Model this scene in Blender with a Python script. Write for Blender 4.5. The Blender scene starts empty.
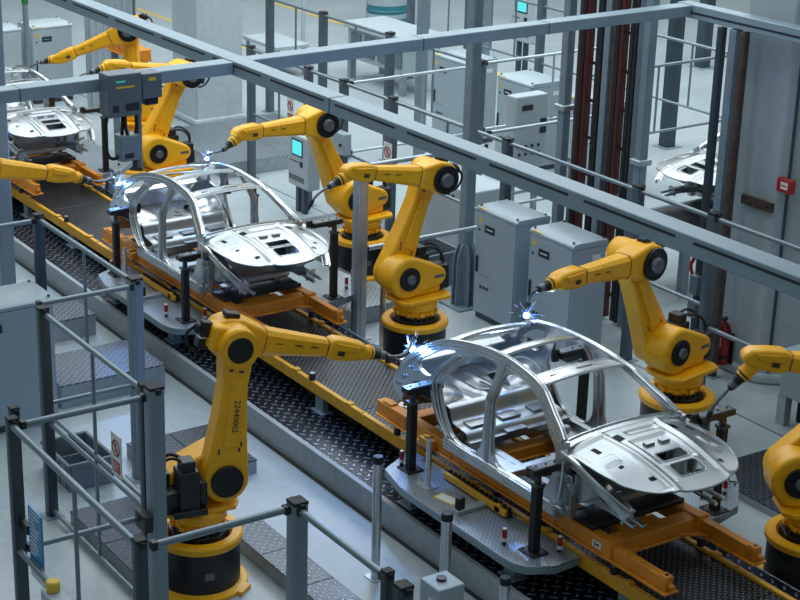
import bpy, bmesh, math, random
from mathutils import Vector, Matrix
random.seed(7)
scene = bpy.context.scene
COL = scene.collection
PI = math.pi
V = Vector

# ------------------------------------------------------------------ materials
def new_mat(name):
    m = bpy.data.materials.new(name); m.use_nodes = True
    nt = m.node_tree; b = nt.nodes.get('Principled BSDF')
    return m, nt, b

def mth(nt, op, a, b=None, c=None):
    n = nt.nodes.new('ShaderNodeMath'); n.operation = op
    for i, v in enumerate((a, b, c)):
        if v is None: continue
        if isinstance(v, (int, float)): n.inputs[i].default_value = v
        else: nt.links.new(v, n.inputs[i])
    return n.outputs[0]

def paint(name, col, rough=.45, metal=0., var=.06, bump=.0, scale=6., dirt=0., rv=.16):
    m, nt, b = new_mat(name)
    tc = nt.nodes.new('ShaderNodeTexCoord')
    no = nt.nodes.new('ShaderNodeTexNoise'); no.inputs['Scale'].default_value = scale
    no.inputs['Detail'].default_value = 6
    nt.links.new(tc.outputs['Object'], no.inputs['Vector'])
    rp = nt.nodes.new('ShaderNodeValToRGB')
    lo = [max(0, c * (1 - var)) for c in col]; hi = [min(1, c * (1 + var)) for c in col]
    rp.color_ramp.elements[0].position = .3; rp.color_ramp.elements[1].position = .7
    rp.color_ramp.elements[0].color = (*lo, 1); rp.color_ramp.elements[1].color = (*hi, 1)
    nt.links.new(no.outputs['Fac'], rp.inputs['Fac'])
    colout = rp.outputs['Color']
    if dirt:
        n2 = nt.nodes.new('ShaderNodeTexNoise'); n2.inputs['Scale'].default_value = scale * 2.3
        n2.inputs['Detail'].default_value = 8
        nt.links.new(tc.outputs['Object'], n2.inputs['Vector'])
        r2 = nt.nodes.new('ShaderNodeValToRGB')
        r2.color_ramp.elements[0].position = .58; r2.color_ramp.elements[1].position = .75
        r2.color_ramp.elements[0].color = (0, 0, 0, 1); r2.color_ramp.elements[1].color = (dirt, dirt, dirt, 1)
        nt.links.new(n2.outputs['Fac'], r2.inputs['Fac'])
        mx = nt.nodes.new('ShaderNodeMix'); mx.data_type = 'RGBA'
        nt.links.new(r2.outputs['Color'], mx.inputs['Factor'])
        nt.links.new(colout, mx.inputs['A']); mx.inputs['B'].default_value = (col[0]*.3, col[1]*.3, col[2]*.3, 1)
        colout = mx.outputs['Result']
    nt.links.new(colout, b.inputs['Base Color'])
    rr = mth(nt, 'MULTIPLY_ADD', no.outputs['Fac'], rv, rough - rv/2)
    nt.links.new(rr, b.inputs['Roughness'])
    b.inputs['Metallic'].default_value = metal
    if bump:
        bp = nt.nodes.new('ShaderNodeBump'); bp.inputs['Strength'].default_value = bump
        bp.inputs['Distance'].default_value = .01
        nt.links.new(no.outputs['Fac'], bp.inputs['Height']); nt.links.new(bp.outputs['Normal'], b.inputs['Normal'])
    return m

def tread(name, col, hi, cell=.06, rough=.4, metal=.7, dist=.012):
    """diamond plate: raised lozenges of alternating direction"""
    m, nt, b = new_mat(name)
    tc = nt.nodes.new('ShaderNodeTexCoord')
    sp = nt.nodes.new('ShaderNodeSeparateXYZ'); nt.links.new(tc.outputs['Object'], sp.inputs[0])
    k = 1 / cell
    u = mth(nt, 'MULTIPLY', mth(nt, 'ADD', sp.outputs[0], sp.outputs[1]), k * .7071)
    v = mth(nt, 'MULTIPLY', mth(nt, 'SUBTRACT', sp.outputs[0], sp.outputs[1]), k * .7071)
    a = mth(nt, 'SUBTRACT', mth(nt, 'FRACT', u), .5); c = mth(nt, 'SUBTRACT', mth(nt, 'FRACT', v), .5)
    par = mth(nt, 'FLOORED_MODULO', mth(nt, 'ADD', mth(nt, 'FLOOR', u), mth(nt, 'FLOOR', v)), 2.)
    a2 = mth(nt, 'MULTIPLY', a, a); c2 = mth(nt, 'MULTIPLY', c, c)
    d0 = mth(nt, 'ADD', mth(nt, 'MULTIPLY', a2, 4.6), mth(nt, 'MULTIPLY', c2, 38.))
    d1 = mth(nt, 'ADD', mth(nt, 'MULTIPLY', c2, 4.6), mth(nt, 'MULTIPLY', a2, 38.))
    d = mth(nt, 'ADD', mth(nt, 'MULTIPLY', d0, mth(nt, 'SUBTRACT', 1., par)), mth(nt, 'MULTIPLY', d1, par))
    h = nt.nodes.new('ShaderNodeMapRange'); h.interpolation_type = 'SMOOTHSTEP'
    h.inputs['From Min'].default_value = 1.15; h.inputs['From Max'].default_value = .35
    nt.links.new(d, h.inputs['Value'])
    no = nt.nodes.new('ShaderNodeTexNoise'); no.inputs['Scale'].default_value = 1.7; no.inputs['Detail'].default_value = 7
    nt.links.new(tc.outputs['Object'], no.inputs['Vector'])
    mx = nt.nodes.new('ShaderNodeMix'); mx.data_type = 'RGBA'
    mx.inputs['A'].default_value = (*col, 1); mx.inputs['B'].default_value = (*hi, 1)
    nt.links.new(mth(nt, 'MULTIPLY', h.outputs[0], mth(nt, 'ADD', no.outputs['Fac'], .25)), mx.inputs['Factor'])
    nt.links.new(mx.outputs['Result'], b.inputs['Base Color'])
    b.inputs['Metallic'].default_value = metal
    nt.links.new(mth(nt, 'MULTIPLY_ADD', no.outputs['Fac'], .25, rough - .12), b.inputs['Roughness'])
    bp = nt.nodes.new('ShaderNodeBump'); bp.inputs['Strength'].default_value = 1.; bp.inputs['Distance'].default_value = dist
    nt.links.new(h.outputs[0], bp.inputs['Height']); nt.links.new(bp.outputs['Normal'], b.inputs['Normal'])
    return m

def emit(name, col, strength):
    m, nt, b = new_mat(name)
    b.inputs['Base Color'].default_value = (0.01, .01, .01, 1)
    b.inputs['Emission Color'].default_value = (*col, 1); b.inputs['Emission Strength'].default_value = strength
    return m

def concrete(name, lo, hi, rough=.42):
    m, nt, b = new_mat(name)
    tc = nt.nodes.new('ShaderNodeTexCoord')
    n1 = nt.nodes.new('ShaderNodeTexNoise'); n1.inputs['Scale'].default_value = .45; n1.inputs['Detail'].default_value = 9
    n1.inputs['Roughness'].default_value = .62
    n2 = nt.nodes.new('ShaderNodeTexNoise'); n2.inputs['Scale'].default_value = 7.; n2.inputs['Detail'].default_value = 8
    for n in (n1, n2): nt.links.new(tc.outputs['Object'], n.inputs['Vector'])
    f = mth(nt, 'ADD', mth(nt, 'MULTIPLY', n1.outputs['Fac'], .65), mth(nt, 'MULTIPLY', n2.outputs['Fac'], .35))
    rp = nt.nodes.new('ShaderNodeValToRGB')
    rp.color_ramp.elements[0].position = .36; rp.color_ramp.elements[1].position = .64
    rp.color_ramp.elements[0].color = (*lo, 1); rp.color_ramp.elements[1].color = (*hi, 1)
    nt.links.new(f, rp.inputs['Fac']); nt.links.new(rp.outputs['Color'], b.inputs['Base Color'])
    nt.links.new(mth(nt, 'MULTIPLY_ADD', n2.outputs['Fac'], .3, rough - .15), b.inputs['Roughness'])
    bp = nt.nodes.new('ShaderNodeBump'); bp.inputs['Strength'].default_value = .12; bp.inputs['Distance'].default_value = .01
    nt.links.new(n2.outputs['Fac'], bp.inputs['Height']); nt.links.new(bp.outputs['Normal'], b.inputs['Normal'])
    return m

M = dict(
    yellow=paint('robot_yellow', (.97, .455, .005), .38, 0, .07, dirt=.25, scale=5),
    skid=paint('skid_orange', (.66, .23, .012), .5, 0, .12, dirt=.45, scale=4),
    rail=paint('rail_yellow', (.68, .34, .02), .5, 0, .12, dirt=.5, scale=5),
    black=paint('black_plastic', (.011, .012, .014), .42, 0, .3),
    rubber=paint('black_rubber', (.008, .009, .010), .6, 0, .2),
    pedestal=paint('pedestal_black', (.012, .013, .015), .38, 0, .25, scale=3),
    disc=paint('motor_cap', (.009, .009, .010), .3, .2, .2),
    motor=paint('motor_grey', (.16, .17, .18), .4, .5, .2),
    steelpaint=paint('frame_paint', (.20, .265, .305), .42, .1, .08, dirt=.12, scale=3),
    beam=paint('beam_paint', (.27, .355, .41), .45, .15, .08, scale=2),
    postmid=paint('post_grey', (.105, .14, .165), .38, .4, .1, scale=4),
    postdark=paint('post_anodised', (.060, .085, .10), .36, .5, .1, scale=4),
    alu=paint('profile_aluminium', (.42, .48, .52), .36, .6, .06, scale=5),
    tube=paint('rail_tube', (.20, .255, .285), .35, .5, .08, scale=5),
    body=paint('body_steel', (.55, .58, .60), .26, 1., .05, scale=3, rv=.08),
    bodyflat=paint('body_steel_satin', (.40, .425, .44), .33, 1., .05, scale=3, rv=.06),
    body2=paint('body_steel_dull', (.42, .445, .46), .36, 1., .12, scale=4, rv=.1),
    castsilver=paint('silver_steel', (.62, .65, .67), .3, .9, .1),
    cab=paint('cabinet_grey', (.32, .39, .425), .42, 0, .03, scale=2),
    cablid=paint('cabinet_lid', (.33, .40, .44), .42, 0, .03, scale=2),
    white=paint('white_paint', (.40, .46, .49), .45, 0, .04, scale=3),
    greybox=paint('grey_box', (.125, .16, .185), .45, .1, .08, scale=3),
    bin=paint('plastic_bin', (.13, .17, .195), .5, 0, .06),
    red=paint('fire_red', (.34, .012, .014), .35, 0, .1),
    busred=paint('busbar_red', (.075, .007, .008), .45, 0, .15),
    rust=paint('rust_brown', (.085, .055, .045), .6, .2, .3, scale=12),
    conc=concrete('column_concrete', (.36, .425, .455), (.46, .525, .555), .65),
    floor=concrete('floor_concrete', (.30, .355, .375), (.42, .47, .49), .34),
    curb=concrete('curb_steel', (.22, .255, .275), (.35, .39, .41), .45),
    line=paint('floor_yellow', (.70, .47, .08), .5, 0, .15, dirt=.4),
    deck=tread('deck_tread', (.026, .029, .034), (.32, .35, .38), .062, .36, .75),
    deckbright=tread('bright_tread', (.22, .26, .29), (.62, .66, .69), .075, .33, .75),
    pit=tread('blue_tread', (.022, .030, .050), (.36, .42, .50), .125, .28, .8, .025),
    step=tread('step_tread', (.085, .10, .118), (.36, .40, .43), .085, .36, .7),
    stepdark=tread('dark_step_tread', (.045, .052, .062), (.15, .17, .19), .085, .4, .7),
    platform=tread('platform_tread', (.30, .35, .39), (.56, .61, .65), .045, .34, .7, .006),
    blue=paint('sign_blue', (.02, .22, .48), .4, 0, .05),
    teal=paint('drum_teal', (.02, .16, .20), .4, 0, .1),
    screen=emit('screen_teal', (.10, .75, .80), 1.1),
    screend=emit('small_screen', (.05, .55, .50), .5),
    arc=emit('arc_core', (.55, .75, 1.), 26.),
    arcblue=emit('arc_streak', (.07, .24, 1.), 4.),
    hot=emit('spark_hot', (.45, .65, 1.), 2.5),
    green=paint('lamp_green', (.02, .20, .04), .3), amber=paint('lamp_amber', (.75, .25, .02), .3),
    label=paint('label_white', (.70, .72, .70), .5, 0, .03), ink=paint('ink_dark', (.02, .022, .025), .5),
    labely=paint('label_yellow', (.75, .50, .05), .5, 0, .05),
)

# ------------------------------------------------------------------ mesh builder
class MB:
    def __init__(s): s.bm = bmesh.new(); s.mats = []; s.cur = 0
    def use(s, m):
        if m not in s.mats: s.mats.append(m)
        s.cur = s.mats.index(m); return s
    def _f(s, vs):
        try:
            f = s.bm.faces.new(vs); f.material_index = s.cur; f.smooth = True; return f
        except ValueError: return None
    def box(s, x0, x1, y0, y1, z0, z1, mat=None):
        P = [(x0,y0,z0),(x1,y0,z0),(x1,y1,z0),(x0,y1,z0),(x0,y0,z1),(x1,y0,z1),(x1,y1,z1),(x0,y1,z1)]
        if mat: P = [mat @ V(p) for p in P]
        v = [s.bm.verts.new(p) for p in P]
        for q in ((0,3,2,1),(4,5,6,7),(0,1,5,4),(1,2,6,5),(2,3,7,6),(3,0,4,7)): s._f([v[i] for i in q])
        return s
    def loft(s, rings, cap=True, closed=True):
        R = [[s.bm.verts.new(p) for p in r] for r in rings]; n = len(R[0])
        for a, b in zip(R, R[1:]):
            for i in range(n if closed else n - 1):
                s._f([a[i], a[(i+1) % n], b[(i+1) % n], b[i]])
        if cap: s._f(R[0][::-1]); s._f(R[-1])
        return s
    def frame(s, d, up=V((0,0,1))):
        d = d.normalized()
        if abs(d.dot(up)) > .98: up = V((1,0,0)) if abs(d.x) < .9 else V((0,1,0))
        a = up.cross(d).normalized(); return a, d.cross(a).normalized()
    def cyl(s, p0, p1, r0, r1=None, n=20, mat=None):
        p0, p1 = V(p0), V(p1); r1 = r0 if r1 is None else r1
        a, b = s.frame(p1 - p0)
        rings = []
        for p, r in ((p0, r0), (p1, r1)):
            q = [p + (a * math.cos(2*PI*i/n) + b * math.sin(2*PI*i/n)) * max(r, 1e-4) for i in range(n)]
            if mat: q = [mat @ w for w in q]
            rings.append(q)
        return s.loft(rings)
    def lathe(s, prof, c=(0,0,0), axis=(0,0,1), n=32):
        """prof: list of (radius, height) along axis"""
        c = V(c); ax = V(axis).normalized(); a, b = s.frame(ax)
        return s.loft([[c + ax*h + (a*math.cos(2*PI*i/n) + b*math.sin(2*PI*i/n))*max(r,1e-4) for i in range(n)] for r, h in prof])
    def tube(s, pts, r, n=8):
        pts = [V(p) for p in pts]; rr = r if isinstance(r, (list, tuple)) else [r]*len(pts)
        rings = []; up = V((0,0,1)); 
        for i, p in enumerate(pts):
            d = (pts[min(i+1, len(pts)-1)] - pts[max(i-1, 0)]).normalized()
            if abs(d.dot(up)) > .95: up = V((.3,1,.1)).normalized()
            a = up.cross(d).normalized(); b = d.cross(a); up = b
            rings.append([p + (a*math.cos(2*PI*k/n) + b*math.sin(2*PI*k/n))*rr[i] for k in range(n)])
        return s.loft(rings)
    def sweep(s, pts, w, t, up, rnd=.35):
        """rounded-rectangle section; w across, t along 'up' ; w,t,up may be per-point lists"""
        pts = [V(p) for p in pts]; n = len(pts); L = lambda q, i: q[i] if isinstance(q, list) else q
        rings = []
        for i, p in enumerate(pts):
            d = (pts[min(i+1, n-1)] - pts[max(i-1, 0)]).normalized()
            u = V(L(up, i)); a = u.cross(d).normalized(); u = d.cross(a).normalized()
            W, T = L(w, i)/2, L(t, i)/2; r = rnd*min(W, T)
            sec = [(-W, -T+r), (-W+r, -T), (W-r, -T), (W, -T+r), (W, T-r), (W-r, T), (-W+r, T), (-W, T-r)]
            rings.append([p + a*x + u*y for x, y in sec])
        return s.loft(rings)
    def prism(s, poly, h0, h1, mp):
        """poly: 2-D outline; mp(a,b,h)->3-D"""
        lo = [s.bm.verts.new(mp(a, b, h0)) for a, b in poly]; hi = [s.bm.verts.new(mp(a, b, h1)) for a, b in poly]
        n = len(poly)
        for i in range(n): s._f([lo[i], lo[(i+1)%n], hi[(i+1)%n], hi[i]])
        s._f(lo[::-1]); s._f(hi); return s
    def ball(s, c, r, sc=(1,1,1), seg=16, rot=None):
        m = Matrix.Translation(c) @ (rot or Matrix()) @ Matrix.Diagonal((r*sc[0], r*sc[1], r*sc[2], 1))
        g = bmesh.ops.create_uvsphere(s.bm, u_segments=seg, v_segments=max(6, seg//2), radius=1, matrix=m)
        for v in g['verts']:
            for f in v.link_faces: f.material_index = s.cur; f.smooth = True
        return s
    def add(s, mesh):
        n0 = len(s.bm.faces); s.bm.from_mesh(mesh); s.bm.faces.ensure_lookup_table()
        for f in list(s.bm.faces)[n0:]: f.material_index = s.cur; f.smooth = True
        bpy.data.meshes.remove(mesh); return s
    def build(s, name, mat=None, parent=None, bevel=0., seg=2, ang=38, loc=None, label=None):
        if mat is not None and not s.mats: s.mats = [mat]
        bm = s.bm
        bmesh.ops.recalc_face_normals(bm, faces=bm.faces)
        for e in bm.edges:
            if len(e.link_faces) == 2: e.smooth = e.calc_face_angle(0) < math.radians(ang)
            else: e.smooth = False
        me = bpy.data.meshes.new(name); bm.to_mesh(me); bm.free()
        for m in s.mats: me.materials.append(m)
        o = bpy.data.objects.new(name, me); COL.objects.link(o)
        if parent: o.parent = parent
        if loc: o.location = loc
        if bevel:
            b = o.modifiers.new('bevel', 'BEVEL'); b.width = bevel; b.segments = seg; b.limit_method = 'ANGLE'
            b.angle_limit = math.radians(40); b.harden_normals = False
        if label: o['label'] = label
        return o

def tag(o, label, cat, group=None, kind=None):
    o['label'] = label; o['category'] = cat
    if group: o['group'] = group
    if kind: o['kind'] = kind
    return o
def thing(name, label, cat, loc=(0,0,0), rz=0., group=None):
    o = bpy.data.objects.new(name, None); o.empty_display_size = .2; COL.objects.link(o)
    o.location = loc; o.rotation_euler = (0, 0, rz); return tag(o, label, cat, group)
def struct(o, label=None):
    o['kind'] = 'structure'
    if label: o['label'] = label
    return o
def copy_tree(o, parent=None):
    c = o.copy(); COL.objects.link(c)
    if parent: c.parent = parent
    for ch in list(o.children): copy_tree(ch, c)
    return c

def fill2d(loops, extrude, bevel=0., res=1):
    """flat plate with holes, from closed 2-D loops (curve fill); lies in XY, thickness along Z"""
    cu = bpy.data.curves.new('tmp', 'CURVE'); cu.dimensions = '2D'; cu.fill_mode = 'BOTH'
    cu.extrude = extrude; cu.bevel_depth = bevel; cu.bevel_resolution = res
    for lp in loops:
        sp = cu.splines.new('POLY'); sp.points.add(len(lp)-1); sp.use_cyclic_u = True
        for p, (x, y) in zip(sp.points, lp): p.co = (x, y, 0, 1)
    ob = bpy.data.objects.new('tmp', cu); COL.objects.link(ob)
    dg = bpy.context.evaluated_depsgraph_get()
    me = bpy.data.meshes.new_from_object(ob.evaluated_get(dg))
    bpy.data.objects.remove(ob); bpy.data.curves.remove(cu)
    return me
from mathutils.geometry import delaunay_2d_cdt
def inside(p, lp):
    x, y = p; r = False; j = len(lp)-1
    for i in range(len(lp)):
        (xi, yi), (xj, yj) = lp[i], lp[j]
        if (yi > y) != (yj > y) and x < (xj-xi)*(y-yi)/(yj-yi)+xi: r = not r
        j = i
    return r
def plate(loops, sp):
    """evenly triangulated flat sheet with holes: (points, triangles, boundary loops)"""
    dl = []
    for lp in loops:
        d = []
        for a, b in zip(lp, lp[1:]+lp[:1]):
            k = max(1, round(math.hypot(b[0]-a[0], b[1]-a[1])/sp))
            d += [(a[0]+(b[0]-a[0])*i/k, a[1]+(b[1]-a[1])*i/k) for i in range(k)]
        dl.append(d)
    allp = [q for d in dl for q in d]; edges = []; o = 0
    for d in dl: edges += [(o+i, o+(i+1) % len(d)) for i in range(len(d))]; o += len(d)
    grid = {}
    for q in allp: grid.setdefault((int(q[0]//sp), int(q[1]//sp)), []).append(q)
    xs = [q[0] for q in dl[0]]; ys = [q[1] for q in dl[0]]; pts = list(allp); x = min(xs); row = 0
    while x < max(xs):
        y = min(ys) + (sp/2 if row % 2 else 0)
        while y < max(ys):
            k = (int(x//sp), int(y//sp))
            near = any((q[0]-x)**2+(q[1]-y)**2 < (.55*sp)**2 for i in (-1,0,1) for j in (-1,0,1) for q in grid.get((k[0]+i, k[1]+j), ()))
            if not near and inside((x, y), dl[0]) and not any(inside((x, y), h) for h in dl[1:]): pts.append((x, y))
            y += sp
        x += sp*.87; row += 1
    v, e, f, _, _, _ = delaunay_2d_cdt([V(q) for q in pts], edges, [], 0, 1e-6)
    v = [tuple(q) for q in v]; tri = []
    for t in f:
        c = (sum(v[i][0] for i in t)/3, sum(v[i][1] for i in t)/3)
        if inside(c, dl[0]) and not any(inside(c, h) for h in dl[1:]): tri.append(t)
    return v, tri
def sheet(mb, loops, sp, thick, mp):
    """solid sheet; mp(a, b, h) places a point of the flat pattern"""
    v, tri = plate(loops, sp)
    top = [mb.bm.verts.new(mp(a, b, thick/2)) for a, b in v]; bot = [mb.bm.verts.new(mp(a, b, -thick/2)) for a, b in v]
    cnt = {}
    for t in tri:
        mb._f([top[i] for i in t]); mb._f([bot[i] for i in t[::-1]])
        for i, j in ((0,1),(1,2),(2,0)): cnt.setdefault(frozenset((t[i], t[j])), []).append((t[i], t[j]))
    for k, es in cnt.items():
        if len(es) == 1: i, j = es[0]; mb._f([top[j], top[i], bot[i], bot[j]])
    for q in top+bot:
        if not q.link_faces: mb.bm.verts.remove(q)
    return mb
def crom(pts, k=6, closed=False):
    """Catmull-Rom through tuples of any dimension"""
    n = len(pts); out = []
    g = lambda i: pts[i % n] if closed else pts[max(0, min(n-1, i))]
    for i in range(n if closed else n-1):
        p0, p1, p2, p3 = g(i-1), g(i), g(i+1), g(i+2)
        for j in range(k):
            t = j/k
            out.append(tuple(.5*((2*b)+(c-a)*t+(2*a-5*b+4*c-d)*t*t+(3*b-a-3*c+d)*t**3) for a, b, c, d in zip(p0, p1, p2, p3)))
    if not closed: out.append(tuple(pts[-1]))
    return out
def rrect(x0, x1, y0, y1, r=.03, k=3):
    o = []
    for cx, cy, a in ((x1-r, y1-r, 0), (x0+r, y1-r, 90), (x0+r, y0+r, 180), (x1-r, y0+r, 270)):
        for i in range(k+1):
            t = math.radians(a + 90*i/k); o.append((cx+r*math.cos(t), cy+r*math.sin(t)))
    return o
def circ(cx, cy, r, n=20): return [(cx+r*math.cos(2*PI*i/n), cy+r*math.sin(2*PI*i/n)) for i in range(n)]
def text_mesh(body, size, ext=.002):
    cu = bpy.data.curves.new('t', 'FONT'); cu.body = body; cu.size = size; cu.extrude = ext; cu.align_x = 'CENTER'; cu.align_y = 'CENTER'
    ob = bpy.data.objects.new('t', cu); COL.objects.link(ob)
    me = bpy.data.meshes.new_from_object(ob.evaluated_get(bpy.context.evaluated_depsgraph_get()))
    bpy.data.objects.remove(ob); bpy.data.curves.remove(cu); return me

# ------------------------------------------------------------------ camera
cam = bpy.data.cameras.new('camera'); co = bpy.data.objects.new('camera', cam); COL.objects.link(co)
cam.sensor_width = 36; cam.lens = 1711/800*36; cam.shift_x = (400-266.1)/800; cam.clip_end = 400
co.location = (13.9, -12.3, 10.1)
co.rotation_euler = (math.radians(90-20.24), 0, math.radians(149.84-90)); scene.camera = co
CAMP = V(co.location)

# ------------------------------------------------------------------ setting
m = MB(); m.box(-75, 25, -30, 62, -.3, 0); struct(m.build('floor', M['floor']))
def floor_line(n, x0, x1, y, w=.14):
    m = MB(); m.box(x0, x1, y-w/2, y+w/2, .0, .004); struct(m.build('trim_%d' % n, M['line']))
floor_line(1, -60, -11.6, 11.35); floor_line(2, -60, -18, 15.6)
# joints in the floor slab seen right of the line
m = MB()
for y in (4.95,): m.box(-30, 12, y-.02, y+.02, .0, .003)
m.box(-1.05, -1.02, 2.3, 9, 0, .003)
struct(m.build('trim_3', M['greybox']))
# low steel platform (curb) that carries the conveyor
m = MB(); m.box(-32, 9, -1.4, -1.32, 0, .36); struct(m.build('trim_4', M['curb'], bevel=.008), 'grey steel kerb along the conveyor pit')
m = MB(); m.box(-32, 9, -1.32, 1.4, .0, .352); struct(m.build('trim_5', M['pit']), 'dark blue tread plate platform under the conveyor')
m = MB(); m.box(-32, 9, 1.4, 1.5, 0, .30); struct(m.build('trim_6', M['curb'], bevel=.008))
# narrow dark strip along the kerb foot
m = MB(); m.box(-32, 9, -1.47, -1.405, 0, .003); struct(m.build('trim_7', M['ink']))

def column(label, loops, h, extra=None):
    t = thing('concrete_column', label, 'column', (loops['c'][0], loops['c'][1], 0))
    m = MB(); m.prism(loops['p'], 0, h, lambda a, b, z: (a, b, z)); m.build('shaft', M['conc'], t, bevel=.03)
    m = MB(); m.prism([(a*1.08, b*1.08) for a, b in loops['p']], 0, .16, lambda a, b, z: (a, b, z)); m.build('plinth', M['conc'], t, bevel=.05, seg=3)
    return t
column('square pale concrete column behind the robots at upper left', dict(c=(-21.4, 6.6), p=[(-.6,-.62),(.6,-.62),(.6,.62),(-.6,.62)]), 9)
ch = [(-.85,-1.0),(.05,-1.0),(.80,-.25),(.80,1.1),(-.85,1.1)]
colR = column('broad grey concrete column with chamfered corners at the right edge', dict(c=(-3.0, 7.05), p=ch), 12)

# ------------------------------------------------------------------ conveyor
S = 8.45
conv = thing('floor_conveyor', 'long conveyor with tread deck between yellow rails carrying the car bodies', 'conveyor', (0, 0, 0))
x = -31.
while x < 8.9:
    m = MB(); m.box(x+.006, x+2.094, -.6, .6, .70, .735); m.build('deck_plate', M['deck'], conv, bevel=.004); x += 2.1
for s in (-1, 1):
    m = MB(); m.box(-31, 9, s*.64-.035, s*.64+.035, .60, .765)
    xx = -30.5
    while xx < 8.8:
        m.box(xx-.05, xx+.05, s*.64-.045, s*.64+.045, .765, .79); m.cyl((xx+.32, s*.64, .765), (xx+.32, s*.64, .785), .022, n=8); xx += 1.4
    m.build('side_rail', M['rail'], conv, bevel=.006)
    xx = -30.2
    while xx < 8.8:
        m = MB(); m.use(M['black']).cyl((xx, s*.64, .765), (xx, s*.64, .86), .045, n=12); m.use(M['castsilver']).cyl((xx, s*.64, .855), (xx, s*.64, .872), .036, n=12)
        m.build('guide_roller', None, conv); xx += 2.11
    xx = -30.
    while xx < 9:
        m = MB(); m.box(xx-.10, xx+.10, s*.60-.05, s*.60+.05, .352, .62); m.box(xx-.15, xx+.15, s*.60-.10, s*.60+.10, .352, .37)
        m.build('leg', M['steelpaint'], conv, bevel=.006); xx += 2.11
xx = -30.6
while xx < 8.5:
    m = MB(); m.box(xx, xx+1.35, -.50, .50, .38, .66); m.build('drive_box', M['black'], conv, bevel=.02); xx += 2.11

# ------------------------------------------------------------------ car body
def yw(z):
    if z < 1.5: return .87
    if z < 2.1: return .87 - .03*(z-1.5)/.6
    return max(.555, .84 - .52*(z-2.1))
RAIL = [(.70,2.10),(.58,2.18),(.42,2.265),(.21,2.385),(.07,2.45),(-.2,2.51),(-.67,2.55),(-1.14,2.53),(-1.60,2.45),(-1.85,2.365),(-2.1,2.22),(-2.30,2.06),(-2.48,1.90)]
def side_mesh(s):
    out = crom([(.78,1.20),(.80,1.5),(.79,1.85),(.76,2.06)], 4)[:-1] + crom([(.76,2.06)]+[(a+.02, b+.025) for a, b in RAIL[1:]]+[(-2.63,1.76)], 5)
    out += crom([(-2.64,1.75),(-2.69,1.65),(-2.68,1.54),(-2.58,1.45),(-2.44,1.40)], 4)
    out += [(-1.96+.49*math.cos(math.radians(a)), 1.34+.49*math.sin(math.radians(a))) for a in range(172, 8, -12)]
    out += [(-1.44,1.32),(-1.40,1.20)]
    dens = out
    fd = crom([(-.56,2.40),(-.36,2.455),(-.05,2.41),(.20,2.285),(.41,2.15),(.58,1.98),(.60,1.80),(.55,1.58),(.45,1.41),(.28,1.335),(0,1.325),(-.3,1.33),(-.44,1.38),(-.52,1.50),(-.54,1.8),(-.565,2.15)], 4, True)
    rd = crom([(-.74,2.44),(-.90,2.475),(-1.10,2.45),(-1.29,2.36),(-1.45,2.17),(-1.60,1.96),(-1.58,1.80),(-1.48,1.60),(-1.34,1.42),(-1.2,1.345),(-1.0,1.335),(-.84,1.35),(-.74,1.44),(-.705,1.6),(-.705,2.0),(-.715,2.30)], 4, True)
    qw = crom([(-1.50,2.37),(-1.70,2.34),(-1.92,2.22),(-2.10,2.07),(-2.05,1.98),(-1.86,1.96),(-1.74,2.02),(-1.61,2.21)], 4, True)
    return dens, fd, rd, qw
def P3(s, x, z, off=0.): return (x, s*(yw(z) + off - .10*max(0, (-1.9-x))/.9), z)

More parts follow.
